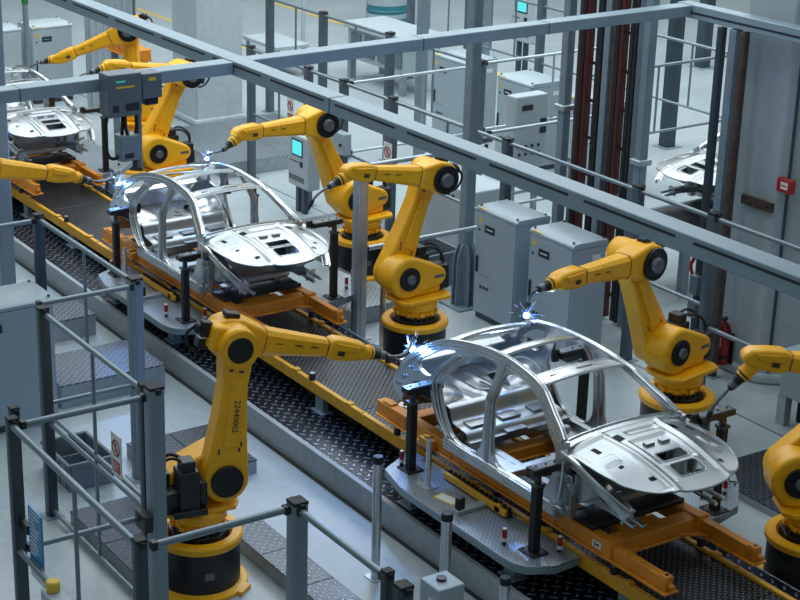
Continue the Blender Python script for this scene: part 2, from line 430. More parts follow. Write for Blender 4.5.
def make_car(label, loc, rz=0.):
    car = thing('car_body', label, 'car body', loc, rz, None)
    for s in (-1, 1):
        dens, fd, rd, qw = side_mesh(s)
        m = MB(); m.use(M['body']); sheet(m, [dens, fd, rd, qw], .07, .05, lambda a, b, h, s=s: P3(s, a, b, h-.02))
        out3 = lambda pts, off=.0: [P3(s, a, b, off) for a, b in pts]
        # roof rail and pillar shell
        path = crom(RAIL, 5)
        m.sweep(out3(path, -.015), .075, .07, (0, s, .55))
        m.tube(out3([(a-.01, b-.06) for a, b in path], .012), .008, 6)
        m.tube(out3([(a, b+.025) for a, b in path], -.04), .008, 6)
        # B pillar, flared at the foot
        bp = crom([(-.65,2.50),(-.64,2.2),(-.63,1.8),(-.625,1.5),(-.63,1.36)], 4)
        m.sweep(out3(bp, -.01), [.085+.05*max(0, i/16-.4) for i in range(len(bp))], .10, [(0, s, .25)]*len(bp), .6)
        # sill with longitudinal swages
        m.sweep([(.78, s*.845, 1.265), (-1.42, s*.845, 1.265)], .12, .14, (0, 0, 1), .5)
        for z, r in ((1.21, .013), (1.265, .015), (1.315, .012)):
            m.tube([(.78, s*.905, z), (-1.40, s*.905, z)], r, 6)
        # hinge pillar and rear door jamb channels
        m.sweep(out3(crom([(.70,2.02),(.71,1.7),(.68,1.44),(.62,1.30)], 4), -.03), .13, .10, (0, s, 0), .6)
        for dx, off in ((0, .0), (-.055, .015), (-.11, -.005)):
            jm = crom([(-1.38+dx*.5,2.36),(-1.55+dx,2.14),(-1.67+dx,1.95),(-1.62+dx,1.72),(-1.50+dx,1.51),(-1.34+dx*.6,1.35)], 4)
            m.tube(out3(jm, off), .020, 6)
        # weld flanges round the openings
        for lp in (fd, rd, qw):
            m.tube([P3(s, a, b, -.035) for a, b in lp+[lp[0]]], .012, 6)
        # wheel-house tub
        rings = []
        for k in range(5):
            r = .47 - .02*k*k*.35; yy = s*(.80 - .11*k)
            rings.append([(-1.96+r*math.cos(math.radians(a)), yy, 1.34+r*math.sin(math.radians(a))) for a in range(-10, 191, 12)])
        m.loft(rings, cap=False, closed=False)
        m.build('side_frame', None, car, ang=40)
        # holes and clips in the quarter
        m = MB()
        for a, b, r in ((-2.28,1.92,.03),(-2.42,1.75,.035),(-2.15,1.92,.02),(-2.54,1.62,.03)):
            c = P3(s, a, b, .018); m.cyl(c, (c[0], c[1]+s*.012, c[2]), r, n=14)
        m.build('quarter_fittings', M['body2'], car)
    # roof bows
    def bow(name, x, z, hw, w, crown, t=.022, slots=0):
        m = MB(); n = 14; r = []
        for i in range(n+1):
            y = -hw + 2*hw*i/n; zz = z + crown*(1-(y/hw)**2)
            r.append([(x-w/2, y, zz), (x-w/2+.015, y, zz+t), (x+w/2-.015, y, zz+t), (x+w/2, y, zz), (x+w/2-.02, y, zz-.012), (x-w/2+.02, y, zz-.012)])
        m.use(M['body']).loft(r)
        for j in (-1, 1):
            m.sweep([(x+j*w*.36, -hw, z+t), (x+j*w*.36, -hw*.5, z+t+crown*.75), (x+j*w*.36, 0, z+t+crown), (x+j*w*.36, hw*.5, z+t+crown*.75), (x+j*w*.36, hw, z+t)], .014, .012, (0, 0, 1))
        if slots:
            m.use(M['ink'])
            m.box(x-.012, x+.012, -.04, .20, z+crown+t-.004, z+crown+t+.003)
            m.box(x-.008, x+.008, -.42, -.30, z+crown*.6+t, z+crown*.65+t+.003)
        m.build(name, None, car, ang=30)
    bow('windscreen_header', -.08, 2.475, .60, .28, .035, slots=1)
    bow('roof_bow', -.82, 2.535, .585, .14, .04)
    bow('rear_header', -1.76, 2.385, .60, .09, .05)
    m = MB(); m.sweep([(-2.02,-.60,2.24),(-2.02,0,2.28),(-2.02,.60,2.24)], .05, .02, (0,0,1)); m.build('rear_window_bow', M['body'], car)
    # seat pan / luggage floor with ribs and a stepped front
    m = MB(); prof = crom([(-2.60,1.58),(-2.2,1.58),(-1.9,1.60),(-1.62,1.64),(-1.56,1.635),(-1.52,1.61),(-1.49,1.52),(-1.46,1.47),(-1.38,1.45),(-1.20,1.43),(-1.15,1.37),(-1.13,1.28)], 3)
    ny = 44; rings = []
    for a, b in prof:
        row = []
        for i in range(ny+1):
            y = -.74 + 1.48*i/ny
            rib = .02 if (-2.5 < a < -1.66 and (i % 8 in (3, 4))) else 0
            row.append((a, y, b + rib))
        rings.append(row)
    m.loft(rings, cap=False, closed=False)
    for y in (-.42, .02, .46):
        m.sweep(crom([(-2.05,y-.09,1.615),(-1.80,y-.09,1.63),(-1.78,y+.09,1.63),(-2.05,y+.09,1.615)],4), .025, .03, (0,0,1))
    m.box(-1.17, -1.06, -.76, .76, 1.27, 1.35); m.box(-1.17,-1.05,-.2,.1,1.35,1.38)
    for y in (-.48, .0, .48): m.box(-1.42,-1.24,y-.14,y+.14,1.44,1.47)
    o = m.build('rear_floor', M['bodyflat'], car, ang=35)
    sm = o.modifiers.new('thick', 'SOLIDIFY'); sm.thickness = .008
    # cross members and open floor frame
    m = MB()
    m.box(-.42, -.28, -.80, .80, 1.20, 1.29); m.box(.36, .46, -.80, .80, 1.20, 1.29)
    for y in (-.44, .44): m.box(-1.1, .8, y-.05, y+.05, 1.16, 1.23)
    m.box(-1.06, -.36, -.80, -.48, 1.205, 1.22); m.box(-1.06, -.36, .48, .80, 1.205, 1.22)
    m.box(-.2, .36, .46, .80, 1.205, 1.22)
    m.build('floor_frame', M['body2'], car, bevel=.012)
    # tail panel
    m = MB(); m.sweep([(-2.62,-.72,1.66),(-2.66,0,1.66),(-2.62,.72,1.66)], .05, .38, (0,0,1)); m.sweep([(-2.60,-.72,1.86),(-2.65,0,1.88),(-2.60,.72,1.86)], .12, .05, (0,0,1))
    m.sweep([(-2.36,-.68,1.97),(-2.36,.68,1.97)], .14, .03, (.2,0,1)); m.build('tail_panel', M['body'], car, bevel=.006)
    # firewall and cowl
    m = MB(); m.box(.66, .70, -.80, .80, 1.27, 2.0); m.box(.58, .68, -.80, .80, 1.95, 2.03)
    for y in (-.4, 0, .4): m.cyl((.69, y, 1.7), (.715, y, 1.7), .09, n=18)
    m.build('firewall', M['body2'], car, bevel=.01)
    m = MB()
    cw = crom([(.74,-.84,2.06),(.70,-.5,2.085),(.68,0,2.10),(.70,.5,2.085),(.74,.84,2.06)],5)
    m.sweep(cw, .13, .03, (0,0,1)); m.tube([(a-.05,b,c+.02) for a,b,c in cw], .016, 6); m.tube([(a+.055,b,c+.012) for a,b,c in cw], .012, 6)
    for y in (-.82,.82):
        m.box(.68,.82,y-.05,y+.05,2.03,2.09); m.cyl((.76,y,2.09),(.76,y,2.12),.025,n=10)
    m.build('cowl', M['body'], car, ang=35)
    # front structure
    for s in (-1, 1):
        m = MB()
        m.sweep(crom([(.72,s*.50,1.38),(.95,s*.54,1.44),(1.25,s*.57,1.47),(1.52,s*.58,1.48)],4), .10, .12, (0,0,1))
        m.box(1.51, 1.54, s*.58-.08, s*.58+.08, 1.40, 1.56)
        m.sweep([(1.40,s*.52,1.46),(1.74,s*.52,1.44)], .05, .04, (0,0,1)); m.sweep([(1.40,s*.64,1.48),(1.72,s*.65,1.46)], .05, .04, (0,0,1))
        m.build('front_rail', M['body'], car, bevel=.006)
        m = MB()
        ap = crom([(.76,s*.85,2.02),(1.05,s*.855,1.98),(1.32,s*.845,1.90),(1.50,s*.82,1.82),(1.62,s*.78,1.75),(1.74,s*.73,1.67)],4)
        m.sweep(ap, [.13]*9+[.12-.005*i for i in range(len(ap)-9)], .03, (0,0,1)); m.tube([(a,b+s*.062,c-.01) for a,b,c in ap], .014, 6)
        m.tube([(a,b-s*.06,c-.01) for a,b,c in ap], .012, 6)
        m.sweep([(a,b+s*.055,c-.05) for a,b,c in ap], .016, .09, (0,0,1))
        m.build('fender_apron', M['body'], car, ang=40)
        m = MB(); m.lathe([(.15,-.40),(.145,-.05),(.12,0),(.05,.012),(.048,-.02)], (.98,s*.64,1.88), n=22)
        m.sweep(crom([(.76,s*.72,1.72),(.95,s*.72,1.70),(1.2,s*.70,1.66)],3), .04, .26, (0,0,1))
        m.tube([(.80,s*.74,1.38),(1.30,s*.78,1.62)], .016, 6)
        m.build('strut_tower', M['body2'], car)
        m = MB(); 
        for k in range(4): m.box(.84+.03*k, .86+.03*k, min(s*.74,s*.84), max(s*.74,s*.84), 1.30+.12*k, 1.44+.12*k)
        m.box(.78,.90,min(s*.76,s*.85),max(s*.76,s*.85),1.24,1.75); m.cyl((.85,s*.84,1.34),(.85,s*.875,1.34),.04,n=12); m.cyl((.85,s*.84,1.62),(.85,s*.875,1.62),.035,n=12)
        m.build('hinge_bracket', M['body2'], car, bevel=.008)
    m = MB(); m.sweep([(.98,-.5,1.38),(.98,.5,1.38)], .12, .08, (0,0,1))
    m.build('front_cross_member', M['body2'], car)
    # hood inner panel
    half = [(.80,.83),(1.0,.865),(1.25,.875),(1.45,.855),(1.62,.81),(1.77,.73),(1.90,.61),(2.0,.46),(2.06,.30),(2.09,.15)]
    outl = crom([(a,-b) for a,b in half]+[(2.10,0)]+[(a,b) for a,b in half[::-1]]+[(.77,.35),(.76,0),(.77,-.35)], 3, True)
    holes = [rrect(1.42,1.58,-.17,.21,.035), rrect(1.66,1.88,-.19,.19,.05),
        rrect(.90,1.04,-.33,-.23,.012), rrect(.90,1.04,.47,.57,.012), rrect(.95,1.09,-.665,-.605,.012), rrect(.97,1.11,.68,.73,.012), rrect(1.74,1.81,.44,.52,.02), rrect(1.60,1.65,.56,.62,.012), rrect(1.72,1.79,-.52,-.44,.015), rrect(1.40,1.45,-.66,-.60,.01)]
    def band(v, a, b, w=.03):
        t = lambda q: max(0., min(1., q)); sm = lambda q: q*q*(3-2*q)
        return sm(t((v-a)/w+.5))*sm(t((b-v)/w+.5))
    def hz(x, y):
        z = hz0(x, y)
        c0 = -.40 + .03*(x-.8); c1 = .45 - .06*(x-.8)
        z -= .022*(1-band(y, c0, c1, .07))*band(y, -.82, .82, .06)*band(x, .84, 1.98, .08)
        z += .016*math.exp(-((y-c0-.01)/.030)**2) + .016*math.exp(-((y-c1+.01)/.030)**2)
        z -= .014*(math.exp(-((y-c0-.085)/.024)**2) + math.exp(-((y-c1+.085)/.024)**2))*band(x, .86, 1.9, .06)
        z -= .018*band(x, .88, .97, .05)*band(y, -.12, .30, .05) + .022*band(x, 1.10, 1.62, .06)*band(y, -.24, .28, .06)
        z += .014*band(x, 1.18, 1.34, .06)*band(y, -.74, -.56, .06) + .014*band(x, 1.28, 1.48, .06)*band(y, .58, .71, .06)
        return z
    def hz0(x, y): return 2.125 - .03*(y/.85)**2 - .19*max(0, (x-1.15)/.95)**1.7 - .15*max(0, abs(y)-.46) - .02*max(0, (abs(y)-.76)/.1)
    m = MB(); m.use(M['bodyflat']); sheet(m, [outl]+holes, .022, .012, lambda a, b, h: (a, b, hz(a, b)+h))
    H = lambda pts, up=.012: [(a, b, hz(a, b)+up) for a, b in pts]
    m.tube(H(outl+[outl[0]], 0), .013, 6)
    for lp in holes[:2]: m.tube(H(lp+[lp[0]], .003), .012, 6)
    for a, b in ((1.24,-.08),(1.25,.13)):
        m.box(a-.03, a+.03, b-.06, b+.06, hz(a,b), hz(a,b)+.035)
        for q in (-.04, .0, .04): m.box(a-.05, a-.035, b+q-.008, b+q+.008, hz(a,b), hz(a,b)+.03)
    m.build('hood', None, car, ang=50)
    return car

# ------------------------------------------------------------------ skid that carries a car
def make_skid(label, loc, rz=0.):
    t = thing('transport_skid', label, 'skid', loc, rz, None)
    for s in (-1, 1):
        m = MB(); m.box(-3.15, 1.42, s*.64-.075, s*.64+.075, .955, 1.135)
        m.box(-3.15, 1.42, s*.64-.105, s*.64+.105, .93, .955)
        m.box(-3.05, -2.85, s*.64-.06, s*.64+.06, 1.135, 1.16)
        for xx in (-2.5, -1.5, -.5, .5): m.box(xx-.02, xx+.02, s*.64-.09, s*.64+.09, .95, 1.14)
        m.box(-2.05, -1.80, s*.74-.08, s*.74+.08, .95, 1.08); m.cyl((-1.93, s*.76, 1.08), (-1.93, s*.76, 1.12), .05, n=14)
        m.build('side_beam', M['skid'], t, bevel=.012)
        m = MB(); m.box(1.40, 2.30, s*.64-.055, s*.64+.055, .965, 1.115); m.box(1.40, 2.34, s*.64-.10, s*.64+.10, .935, .965)
        m.box(2.18, 2.30, s*.64-.05, s*.64+.05, 1.115, 1.135); m.cyl((2.30, s*.64, 1.03), (2.37, s*.64, 1.03), .032, n=12)
        m.box(1.34, 1.46, s*.64-.085, s*.64+.085, .93, 1.15)
        m.build('fork_tip', M['skid'], t, bevel=.012)
        m = MB(); m.cyl((2.25, s*.64, 1.136), (2.25, s*.64, 1.142), .022, n=12); m.build('bolt_hole', M['ink'], t)
        for xx, hgt in ((-1.25, .06), (.30, .06)):
            m = MB(); m.box(xx-.09, xx+.09, s*.64-.06, s*.64+.06, 1.135, 1.16); m.cyl((xx, s*.70, 1.14), (xx, s*.72, 1.19), .03, n=12)
            m.build('body_support', M['greybox'], t, bevel=.008)
    m = MB(); m.box(1.22, 1.42, -.57, .57, .97, 1.12); m.box(1.20, 1.46, -.57, .57, .94, .97)
    for s in (-1, 1): m.prism([(1.42, s*.57), (1.62, s*.57), (1.42, s*.25)], .965, 1.0, lambda a, b, z: (a, b, z))
    m.prism([(1.10,.20),(1.22,.20),(1.22,-.34),(1.02,-.34)], .98, 1.115, lambda a, b, z: (a, b, z))
    m.build('front_cross_beam', M['skid'], t, bevel=.012)
    for xx in (-2.55, -1.15, .05):
        m = MB(); m.box(xx-.1, xx+.1, -.57, .57, .965, 1.10); m.box(xx-.13, xx+.13, -.57, .57, .94, .965); m.build('cross_beam', M['skid'], t, bevel=.012)
    m = MB(); m.box(.66, 1.10, -.68, .68, 1.135, 1.185); m.box(.66, .69, -.68, .68, 1.185, 1.20); m.box(1.07, 1.10, -.68, .68, 1.185, 1.20); m.build('support_tray', M['black'], t, bevel=.01)
    m = MB(); m.box(-.75, .15, -.40, .40, .945, 1.02); m.build('carrier_box', M['black'], t, bevel=.015)
    m = MB(); m.use(M['alu']).box(.18, .55, -.10, .35, .96, 1.03); m.use(M['labely']).box(.16, .18, -.10, .35, .96, 1.03); m.build('locating_plate', None, t, bevel=.006)
    m = MB(); m.box(1.16, 1.30, -.722, -.717, 1.0, 1.08); m.build('white_tag', M['label'], t)
    m = MB(); m.box(1.19, 1.21, -.724, -.721, 1.02, 1.07); m.box(1.215, 1.23, -.724, -.721, 1.02, 1.045); m.box(1.24, 1.27, -.724, -.721, 1.03, 1.06); m.build('tag_print', M['ink'], t)
    return t

# ------------------------------------------------------------------ station fixtures
def platform(label, poly, loc, legs):
    t = thing('fixture_platform', label, 'platform', loc, 0)
    m = MB(); m.prism(poly, .72, .752, lambda a, b, z: (a, b, z)); m.build('tread_top', M['platform'], t, bevel=.004)
    c = (sum(p[0] for p in poly)/len(poly), sum(p[1] for p in poly)/len(poly))
    m = MB(); m.prism(poly, .645, .72, lambda a, b, z: (a, b, z)); m.build('edge_plate', M['steelpaint'], t, bevel=.006)
    for a, b in legs:
        z0 = .352 if abs(b) < 1.4 else 0
        m = MB(); m.box(a-.09, a+.09, b-.07, b+.07, z0, .66); m.box(a-.15, a+.15, b-.12, b+.12, z0, z0+.015); m.build('leg', M['steelpaint'], t, bevel=.006)
    return t
def clamp_stand(label, x, y, s, ztop=1.74, reach=.36):
    """black post with a clamp arm reaching to the car (towards -s*y)"""
    t = thing('clamp_stand', label, 'clamp stand', (x, y, .752), 0); z = ztop-.752
    m = MB(); m.box(-.13, .13, -.12, .12, 0, .02)
    for a in (-.1, .1):
        for b in (-.09, .09): m.cyl((a, b, .02), (a, b, .035), .014, n=8)
    m.build('foot_plate', M['black'], t, bevel=.006)
    m = MB(); m.box(-.05, .05, -.05, .05, .02, z-.14); m.build('post', M['rubber'], t, bevel=.008)
    m = MB(); m.box(-.03, .03, -.03, .03, z-.14, z+.02); m.box(-.065, .065, -.065, .065, z-.16, z-.12); m.build('neck', M['postdark'], t, bevel=.006)
    d = -s
    m = MB(); m.box(-.075, .075, min(-.12*d, reach*d), max(-.12*d, reach*d), z+.0, z+.075); m.box(-.07, .07, min(.02*d, .14*d), max(.02*d, .14*d), z-.03, z+.02)
    m.box(-.03, .03, min(reach*d, (reach+.09)*d), max(reach*d, (reach+.09)*d), z-.04, z+.12)
    for q in (-.04, .1, .22): m.cyl((.0, q*d, z+.075), (.0, q*d, z+.095), .016, n=8)
    m.build('clamp_arm', M['black'], t, bevel=.008)
    m = MB(); m.box(-.06, .06, min(-.08*d, (reach-.03)*d), max(-.08*d, (reach-.03)*d), z+.075, z+.082); m.build('arm_plate', M['motor'], t, bevel=.002)
    return t
def locator_pin(label, x, y, group):
    t = thing('locator_pin', label, 'pin', (x, y, .752), 0, group)
    m = MB(); m.cyl((0,0,0),(0,0,.045),.026,n=12); m.build('base', M['black'], t)
    m = MB(); m.cyl((0,0,.045),(0,0,.085),.034,n=12); m.build('white_collar', M['label'], t)
    m = MB(); m.cyl((0,0,.085),(0,0,.19),.030,n=12); m.build('red_grip', M['red'], t)
    m = MB(); m.cyl((0,0,.19),(0,0,.205),.022,n=12); m.build('cap', M['label'], t)
    return t
def guide_post(label, x, y, z0, h, r=.035, cat='guide post', cap=True):
    t = thing('guide_post', label, cat, (x, y, z0), 0)
    m = MB(); m.cyl((0,0,.012),(0,0,h),r,n=16); m.build('tube', M['castsilver'], t)
    m = MB(); m.box(-.11,.11,-.09,.09,0,.014); m.build('foot_plate', M['alu'], t, bevel=.003)
    if cap:
        m = MB(); m.cyl((0,0,h),(0,0,h+.09),r*1.12,n=14); m.build('cap', M['rubber'], t, bevel=.008)
    return t

WHICH = ['the front car body', 'the second car body', 'the rearmost car body']
PLL = [(-2.35,-.71),(-2.02,-1.34),(-1.51,-1.46),(.52,-1.46),(.70,-1.44),(.83,-1.36),(.98,-1.07),(.95,-.71)]
PLR = [(-2.1,.71),(1.05,.71),(1.02,1.35),(.92,1.75),(.50,2.18),(.35,2.25),(-1.9,2.05),(-2.2,1.6)]
for i in range(3):
    dx = -S*i; w = WHICH[i]
    lab = ['bare silver car body nearest the camera, sparks at its tail', 'bare silver car body in the middle of the line', 'bare silver car body at the far left, partly out of frame'][i]
    if i == 0: car0 = make_car(lab, (0, 0, 0)); skid0 = make_skid('orange steel skid with two fork arms under ' + w, (0, 0, 0))
    else:
        c = copy_tree(car0); c.location.x = dx; c['label'] = lab
        c = copy_tree(skid0); c.location.x = dx; c['label'] = 'orange steel skid with two fork arms under ' + w
    platform('pale tread plate platform on the left side of ' + w, PLL, (dx, 0, 0), [(-1.7,-1.15),(.35,-1.15)])
    platform('pale tread plate platform on the far side of ' + w, PLR, (dx, 0, 0), [(-1.7,1.35),(.3,1.75)])
    clamp_stand('black clamp stand at the left front door of ' + w, dx+.60, -1.08, -1)
    clamp_stand('black clamp stand at the left rear wheel arch of ' + w, dx-1.85, -1.07, -1, 1.80)
    clamp_stand('black clamp stand at the far front corner of ' + w, dx+.86, 1.42, 1, 1.98, .42)
    clamp_stand('black clamp stand at the far rear door of ' + w, dx-1.45, 1.30, 1, 2.0, .45)
    g = 'red and white locator pins on the platforms'
    locator_pin('red and white pin at the rear of the platform left of ' + w, dx-2.0, -1.10, g)
    locator_pin('red and white pin on the outer platform edge left of ' + w, dx+.29, -1.26, g)
    locator_pin('red and white pin left of the fork beam by ' + w, dx+.75, -.83, g)
    locator_pin('red and white pin on the far platform by ' + w, dx+.62, 1.82, g)
    locator_pin('red and white pin on the far platform edge by ' + w, dx+.40, 2.08, g)
    guide_post('bare silver guide tube standing on the platform left of ' + w, dx-1.36, -1.15, .752, .62, cap=False)
    t = thing('stop_bracket', 'black stop on a steel arm on the platform left of ' + w, 'bracket', (dx-.60, -1.20, .752))
    m = MB(); m.box(-.06,.06,-.10,.56,.0,.05); m.build('arm', M['alu'], t, bevel=.006)
    m = MB(); m.box(-.035,.035,-.08,.02,.05,.20); m.box(.0,.05,-.08,-.05,.05,.20); m.build('stop_block', M['black'], t, bevel=.006)
    t = thing('plate_sign', 'white plate with yellow rim lying on the platform left of ' + w, 'sign', (dx-.95, -1.15, .752), .25)
    m = MB(); m.box(-.16,.16,-.085,.085,0,.004); m.build('yellow_rim', M['labely'], t); m = MB(); m.box(-.135,.135,-.065,.065,.004,.007); m.build('white_face', M['label'], t)
    t = thing('lift_unit', 'yellow lift rail with black chain beside ' + w, 'lift rail', (dx-.80, -.83, .752))
    m = MB(); m.box(-.62,.60,-.05,.0,.02,.10); m.cyl((.45,-.05,.07),(.45,.0,.07),.06,n=14); m.build('rail', M['rail'], t, bevel=.008)
    m = MB(); m.box(-.66,.62,.0,.06,.0,.07)
    for k in range(14): m.box(-.62+.09*k, -.57+.09*k, .005, .06, .07, .115)
    m.build('chain', M['rubber'], t, bevel=.006)

m = MB(); m.box(-.09,.09,-.07,.07,0,.004); tag(m.build('paper_tag', M['label'], None, loc=(-3.55,.02,.736)), 'small pale tag lying on the conveyor deck behind the front car body', 'tag').rotation_euler.z = .6
m = MB(); m.box(-.10,.10,-.02,.02,0,.004); tag(m.build('paper_strip', M['label'], None, loc=(-12.0,-.05,.736)), 'small white strip lying on the deck behind the second car body', 'tag').rotation_euler.z = .2
# ------------------------------------------------------------------ robots
def make_robot(label, base, yaw, t1, t2, t5, tip=None, number=False, spin=0.):
    A0, H2, L1, L2 = .25, 1.40, 1.60, 1.55
    yw_, t1, t2, t5 = (math.radians(q) for q in (yaw, t1, t2, t5))
    r = thing('welding_robot', label, 'robot', (base[0], base[1], 0), yw_)
    Y = M['yellow']; YO = 0. if yaw > 0 else -.13
    # base
    m = MB(); m.lathe([(.57,0),(.57,.05),(.50,.06),(.50,.075)], n=40)
    for k in range(4): 
        a = PI/4+k*PI/2; m.box(.42,.62,-.12,.12,0,.05, Matrix.Rotation(a,4,'Z'))
    m.build('base_flange', Y, r, bevel=.008)
    m = MB(); m.lathe([(.485,.07),(.485,.585)], n=48); o = m.build('pedestal', M['pedestal'], r)
    side = V((CAMP.x-base[0], CAMP.y-base[1], 0)).normalized(); la = math.atan2(side.y, side.x)-yw_
    mt = Matrix.Rotation(la+.25, 4, 'Z')
    m = MB(); m.box(.484,.490,-.055,.055,.26,.35,mt); m.build('maker_plate', M['motor'], o)
    m = MB(); m.lathe([(.36,.585),(.505,.585),(.52,.61),(.52,.665),(.50,.69),(.40,.69),(.37,.66),(.36,.60)], n=48); m.build('collar_ring', Y, r)
    m = MB(); oc = [(.36*math.cos(PI/8+k*PI/4), .36*math.sin(PI/8+k*PI/4)) for k in range(8)]
    m.prism(oc, .585, .72, lambda a,b,z:(a,b,z))
    for k in range(20):
        a = 2*PI*k/20; m.box(.25,.31,-.03,.03,.70,.79, Matrix.Rotation(a,4,'Z'))
    m.build('turntable_bearing', M['black'], r, bevel=.006)
    m = MB(); m.lathe([(.27,.74),(.30,.78),(.30,.86),(.33,.88),(.34,.98),(.30,1.02)], n=36)
    for k in range(10): m.box(.30,.345,-.035,.035,.79,.85, Matrix.Rotation(2*PI*k/10,4,'Z'))
    m.prism([(-.42,-.30),(.36,-.30),(.44,-.16),(.44,.24),(.34,.34),(-.42,.34),(-.50,.2),(-.50,-.18)], 1.015, 1.075, lambda a,b,z:(a,b,z))
    car = m.build('carousel', Y, r, bevel=.012)
    # shoulder housing : teardrop in the arm plane, near side (+y)
    def tear(cx, cz, R, ex, ez, rr, n=28):
        d = math.atan2(ez, ex); L = math.hypot(ex, ez); al = math.acos(max(-1,min(1,(R-rr)/L)))
        pts = [(cx+R*math.cos(d+a), cz+R*math.sin(d+a)) for a in [al+(2*PI-2*al)*i/n for i in range(n+1)]]
        pts += [(cx+ex+rr*math.cos(d+a), cz+ez+rr*math.sin(d+a)) for a in [-al+2*al*i/10 for i in range(11)]]
        return pts
    m = MB(); m.prism(tear(A0, H2, .325, -.55, -.05, .155), -.10+YO, .30+YO, lambda a,b,h:(a,h,b))
    m.box(-.38,.36,-.06+YO,.26+YO,1.07,1.25); sh = m.build('shoulder_housing', Y, r, bevel=.045, seg=3)
    m = MB(); m.use(M['disc']).cyl((A0,.29+YO,H2),(A0,.335+YO,H2),.185,n=28); m.use(M['motor']).cyl((A0,.335+YO,H2),(A0,.375+YO,H2),.085,.075,n=8); m.use(M['rubber'])
    for k in range(8):
        a = 2*PI*k/8; m.cyl((A0+.15*math.cos(a),.335+YO,H2+.15*math.sin(a)),(A0+.15*math.cos(a),.348+YO,H2+.15*math.sin(a)),.016,n=8)
    m.build('shoulder_motor', None, sh, bevel=.008)
    m = MB(); m.box(-.40,-.22,.298+YO,.304+YO,1.33,1.38); m.build('logo_plate', M['motor'], sh)
    # motor stack and cables behind the shoulder
    m = MB(); m.box(-.34,-.10,-.40,-.14,1.08,1.62); m.box(-.42,-.02,-.44,-.06,1.08,1.16); m.box(-.30,-.14,-.37,-.17,1.60,1.74); m.box(-.09,.0,-.36,-.16,1.16,1.45); m.box(-.56,-.32,-.34,.10,1.10,1.36); m.box(-.52,-.36,-.10,.14,1.34,1.50); m.build('axis_motor', M['black'], r, bevel=.012)
    m = MB(); m.tube(crom([(-.22,-.22,1.70),(-.34,-.1,1.74),(-.46,-.02,1.66),(-.50,.0,1.50),(-.46,.0,1.40)],5), .022, 8)
    m.tube(crom([(-.24,-.3,1.70),(-.40,-.24,1.76),(-.58,-.2,1.62),(-.60,-.2,1.42),(-.5,-.2,1.30)],5), .018, 8); m.build('cable', M['rubber'], r)
    # upper arm : far side (-y)
    j2 = V((A0, YO, H2)); d1 = V((math.sin(t1), 0, math.cos(t1))); n1 = V((math.cos(t1), 0, -math.sin(t1)))
    j3 = j2 + d1*L1
    def arm_poly(w):
        o = []
        R0, R1 = .275, .235
        for k in range(13): a = PI + PI*k/12; o.append((R0*math.cos(a), R0*math.sin(a)))
        o += [(.235,.28),(.178,.75),(.148,1.15),(.175,1.42)]
        for k in range(13): a = -.0 + PI*k/12; o.append((R1*math.cos(a)*1.0, L1+R1*math.sin(a)))
        o += [(-.175,1.42),(-.148,1.15),(-.178,.75),(-.235,.28)]
        return o
    mp1 = lambda a,b,h: tuple(j2 + n1*a + d1*b + V((0,h,0)))
    m = MB(); m.prism(arm_poly(0), -.30, -.02, mp1); ua = m.build('upper_arm', Y, r, bevel=.03, seg=3)
    # long raised panel with a groove on both faces
    for h0, h1 in ((-.02, .015), (-.315, -.30)):
        m = MB(); m.prism([(-.085,.42),(.085,.42),(.065,1.22),(-.065,1.22)], h0, h1, mp1); m.build('arm_panel', Y, ua, bevel=.01)
    for b_, r_ in ((0,.195),(L1,.150)):
        m = MB(); m.cyl(mp1(0,b_,-.30), mp1(0,b_,-.345), r_, n=28); m.build('pivot_cap', M['disc'], ua, bevel=.01)
    m = MB(); m.lathe([(.215,0),(.225,.03),(.155,.035),(.153,0)], mp1(0,L1,-.30), (0,-1,0), n=32); m.build('pivot_ring', Y, ua)
    if number:
        me = text_mesh('22440002', .10, .002)
        fx = Matrix((( n1.x*0+d1.x*-1, n1.x, 0, 0), (0, 0, -1, 0), (-d1.z, n1.z, 0, 0), (0,0,0,1)))
        for v in me.vertices:
            # text runs down the arm
            v.co = mp1(.03+v.co.y, .80 - v.co.x, -.3165 - v.co.z)
        m = MB(); m.use(M['ink']); m.add(me); m.build('serial_number', None, ua)
    for a, b, w_, h_ in ((-.14,.33,.02,.07),(.10,.36,.025,.05),(-.10,1.34,.05,.025),(.02,1.32,.06,.025),(.12,.42,.02,.06)):
        h = (-.3025, -.298) if number else (-.022, -.0175)
        m = MB(); m.prism([(a,b),(a+w_,b),(a+w_,b+h_),(a,b+h_)], h[0], h[1], mp1); m.build('marking', M['ink'], ua)
    # elbow + forearm
    d2 = V((math.cos(t2), 0, math.sin(t2))); n2 = V((-math.sin(t2), 0, math.cos(t2)))
    mp2 = lambda a,b,h: tuple(j3 + d2*a + n2*b + V((0,h,0)))
    el = []
    for k in range(17): a = PI/2 + PI*k/16; el.append((-.02+.245*math.cos(a), .01+.245*math.sin(a)))
    el += [(.10,-.23),(.30,-.18),(.42,-.15),(.42,.155),(.28,.205),(.10,.262)]
    m = MB(); m.prism(el, -.04, .29, mp2); m.prism([(-.30,-.10),(-.10,-.10),(-.10,.20),(-.30,.20)], -.20, .10, mp2); eb = m.build('elbow_housing', Y, r, bevel=.04, seg=3)
    m = MB(); m.use(M['disc']).cyl(mp2(-.02,.0,.28), mp2(-.02,.0,.335), .222, n=36); m.use(M['motor']).cyl(mp2(-.0,.0,.335), mp2(-.0,.0,.40), .115, .10, n=9); m.use(M['rubber'])
    for k in range(12):
        a = 2*PI*k/12; m.cyl(mp2(-.02+.185*math.cos(a), .185*math.sin(a), .335), mp2(-.02+.185*math.cos(a), .185*math.sin(a), .348), .017, n=8)
    m.build('elbow_motor', None, eb, bevel=.008)
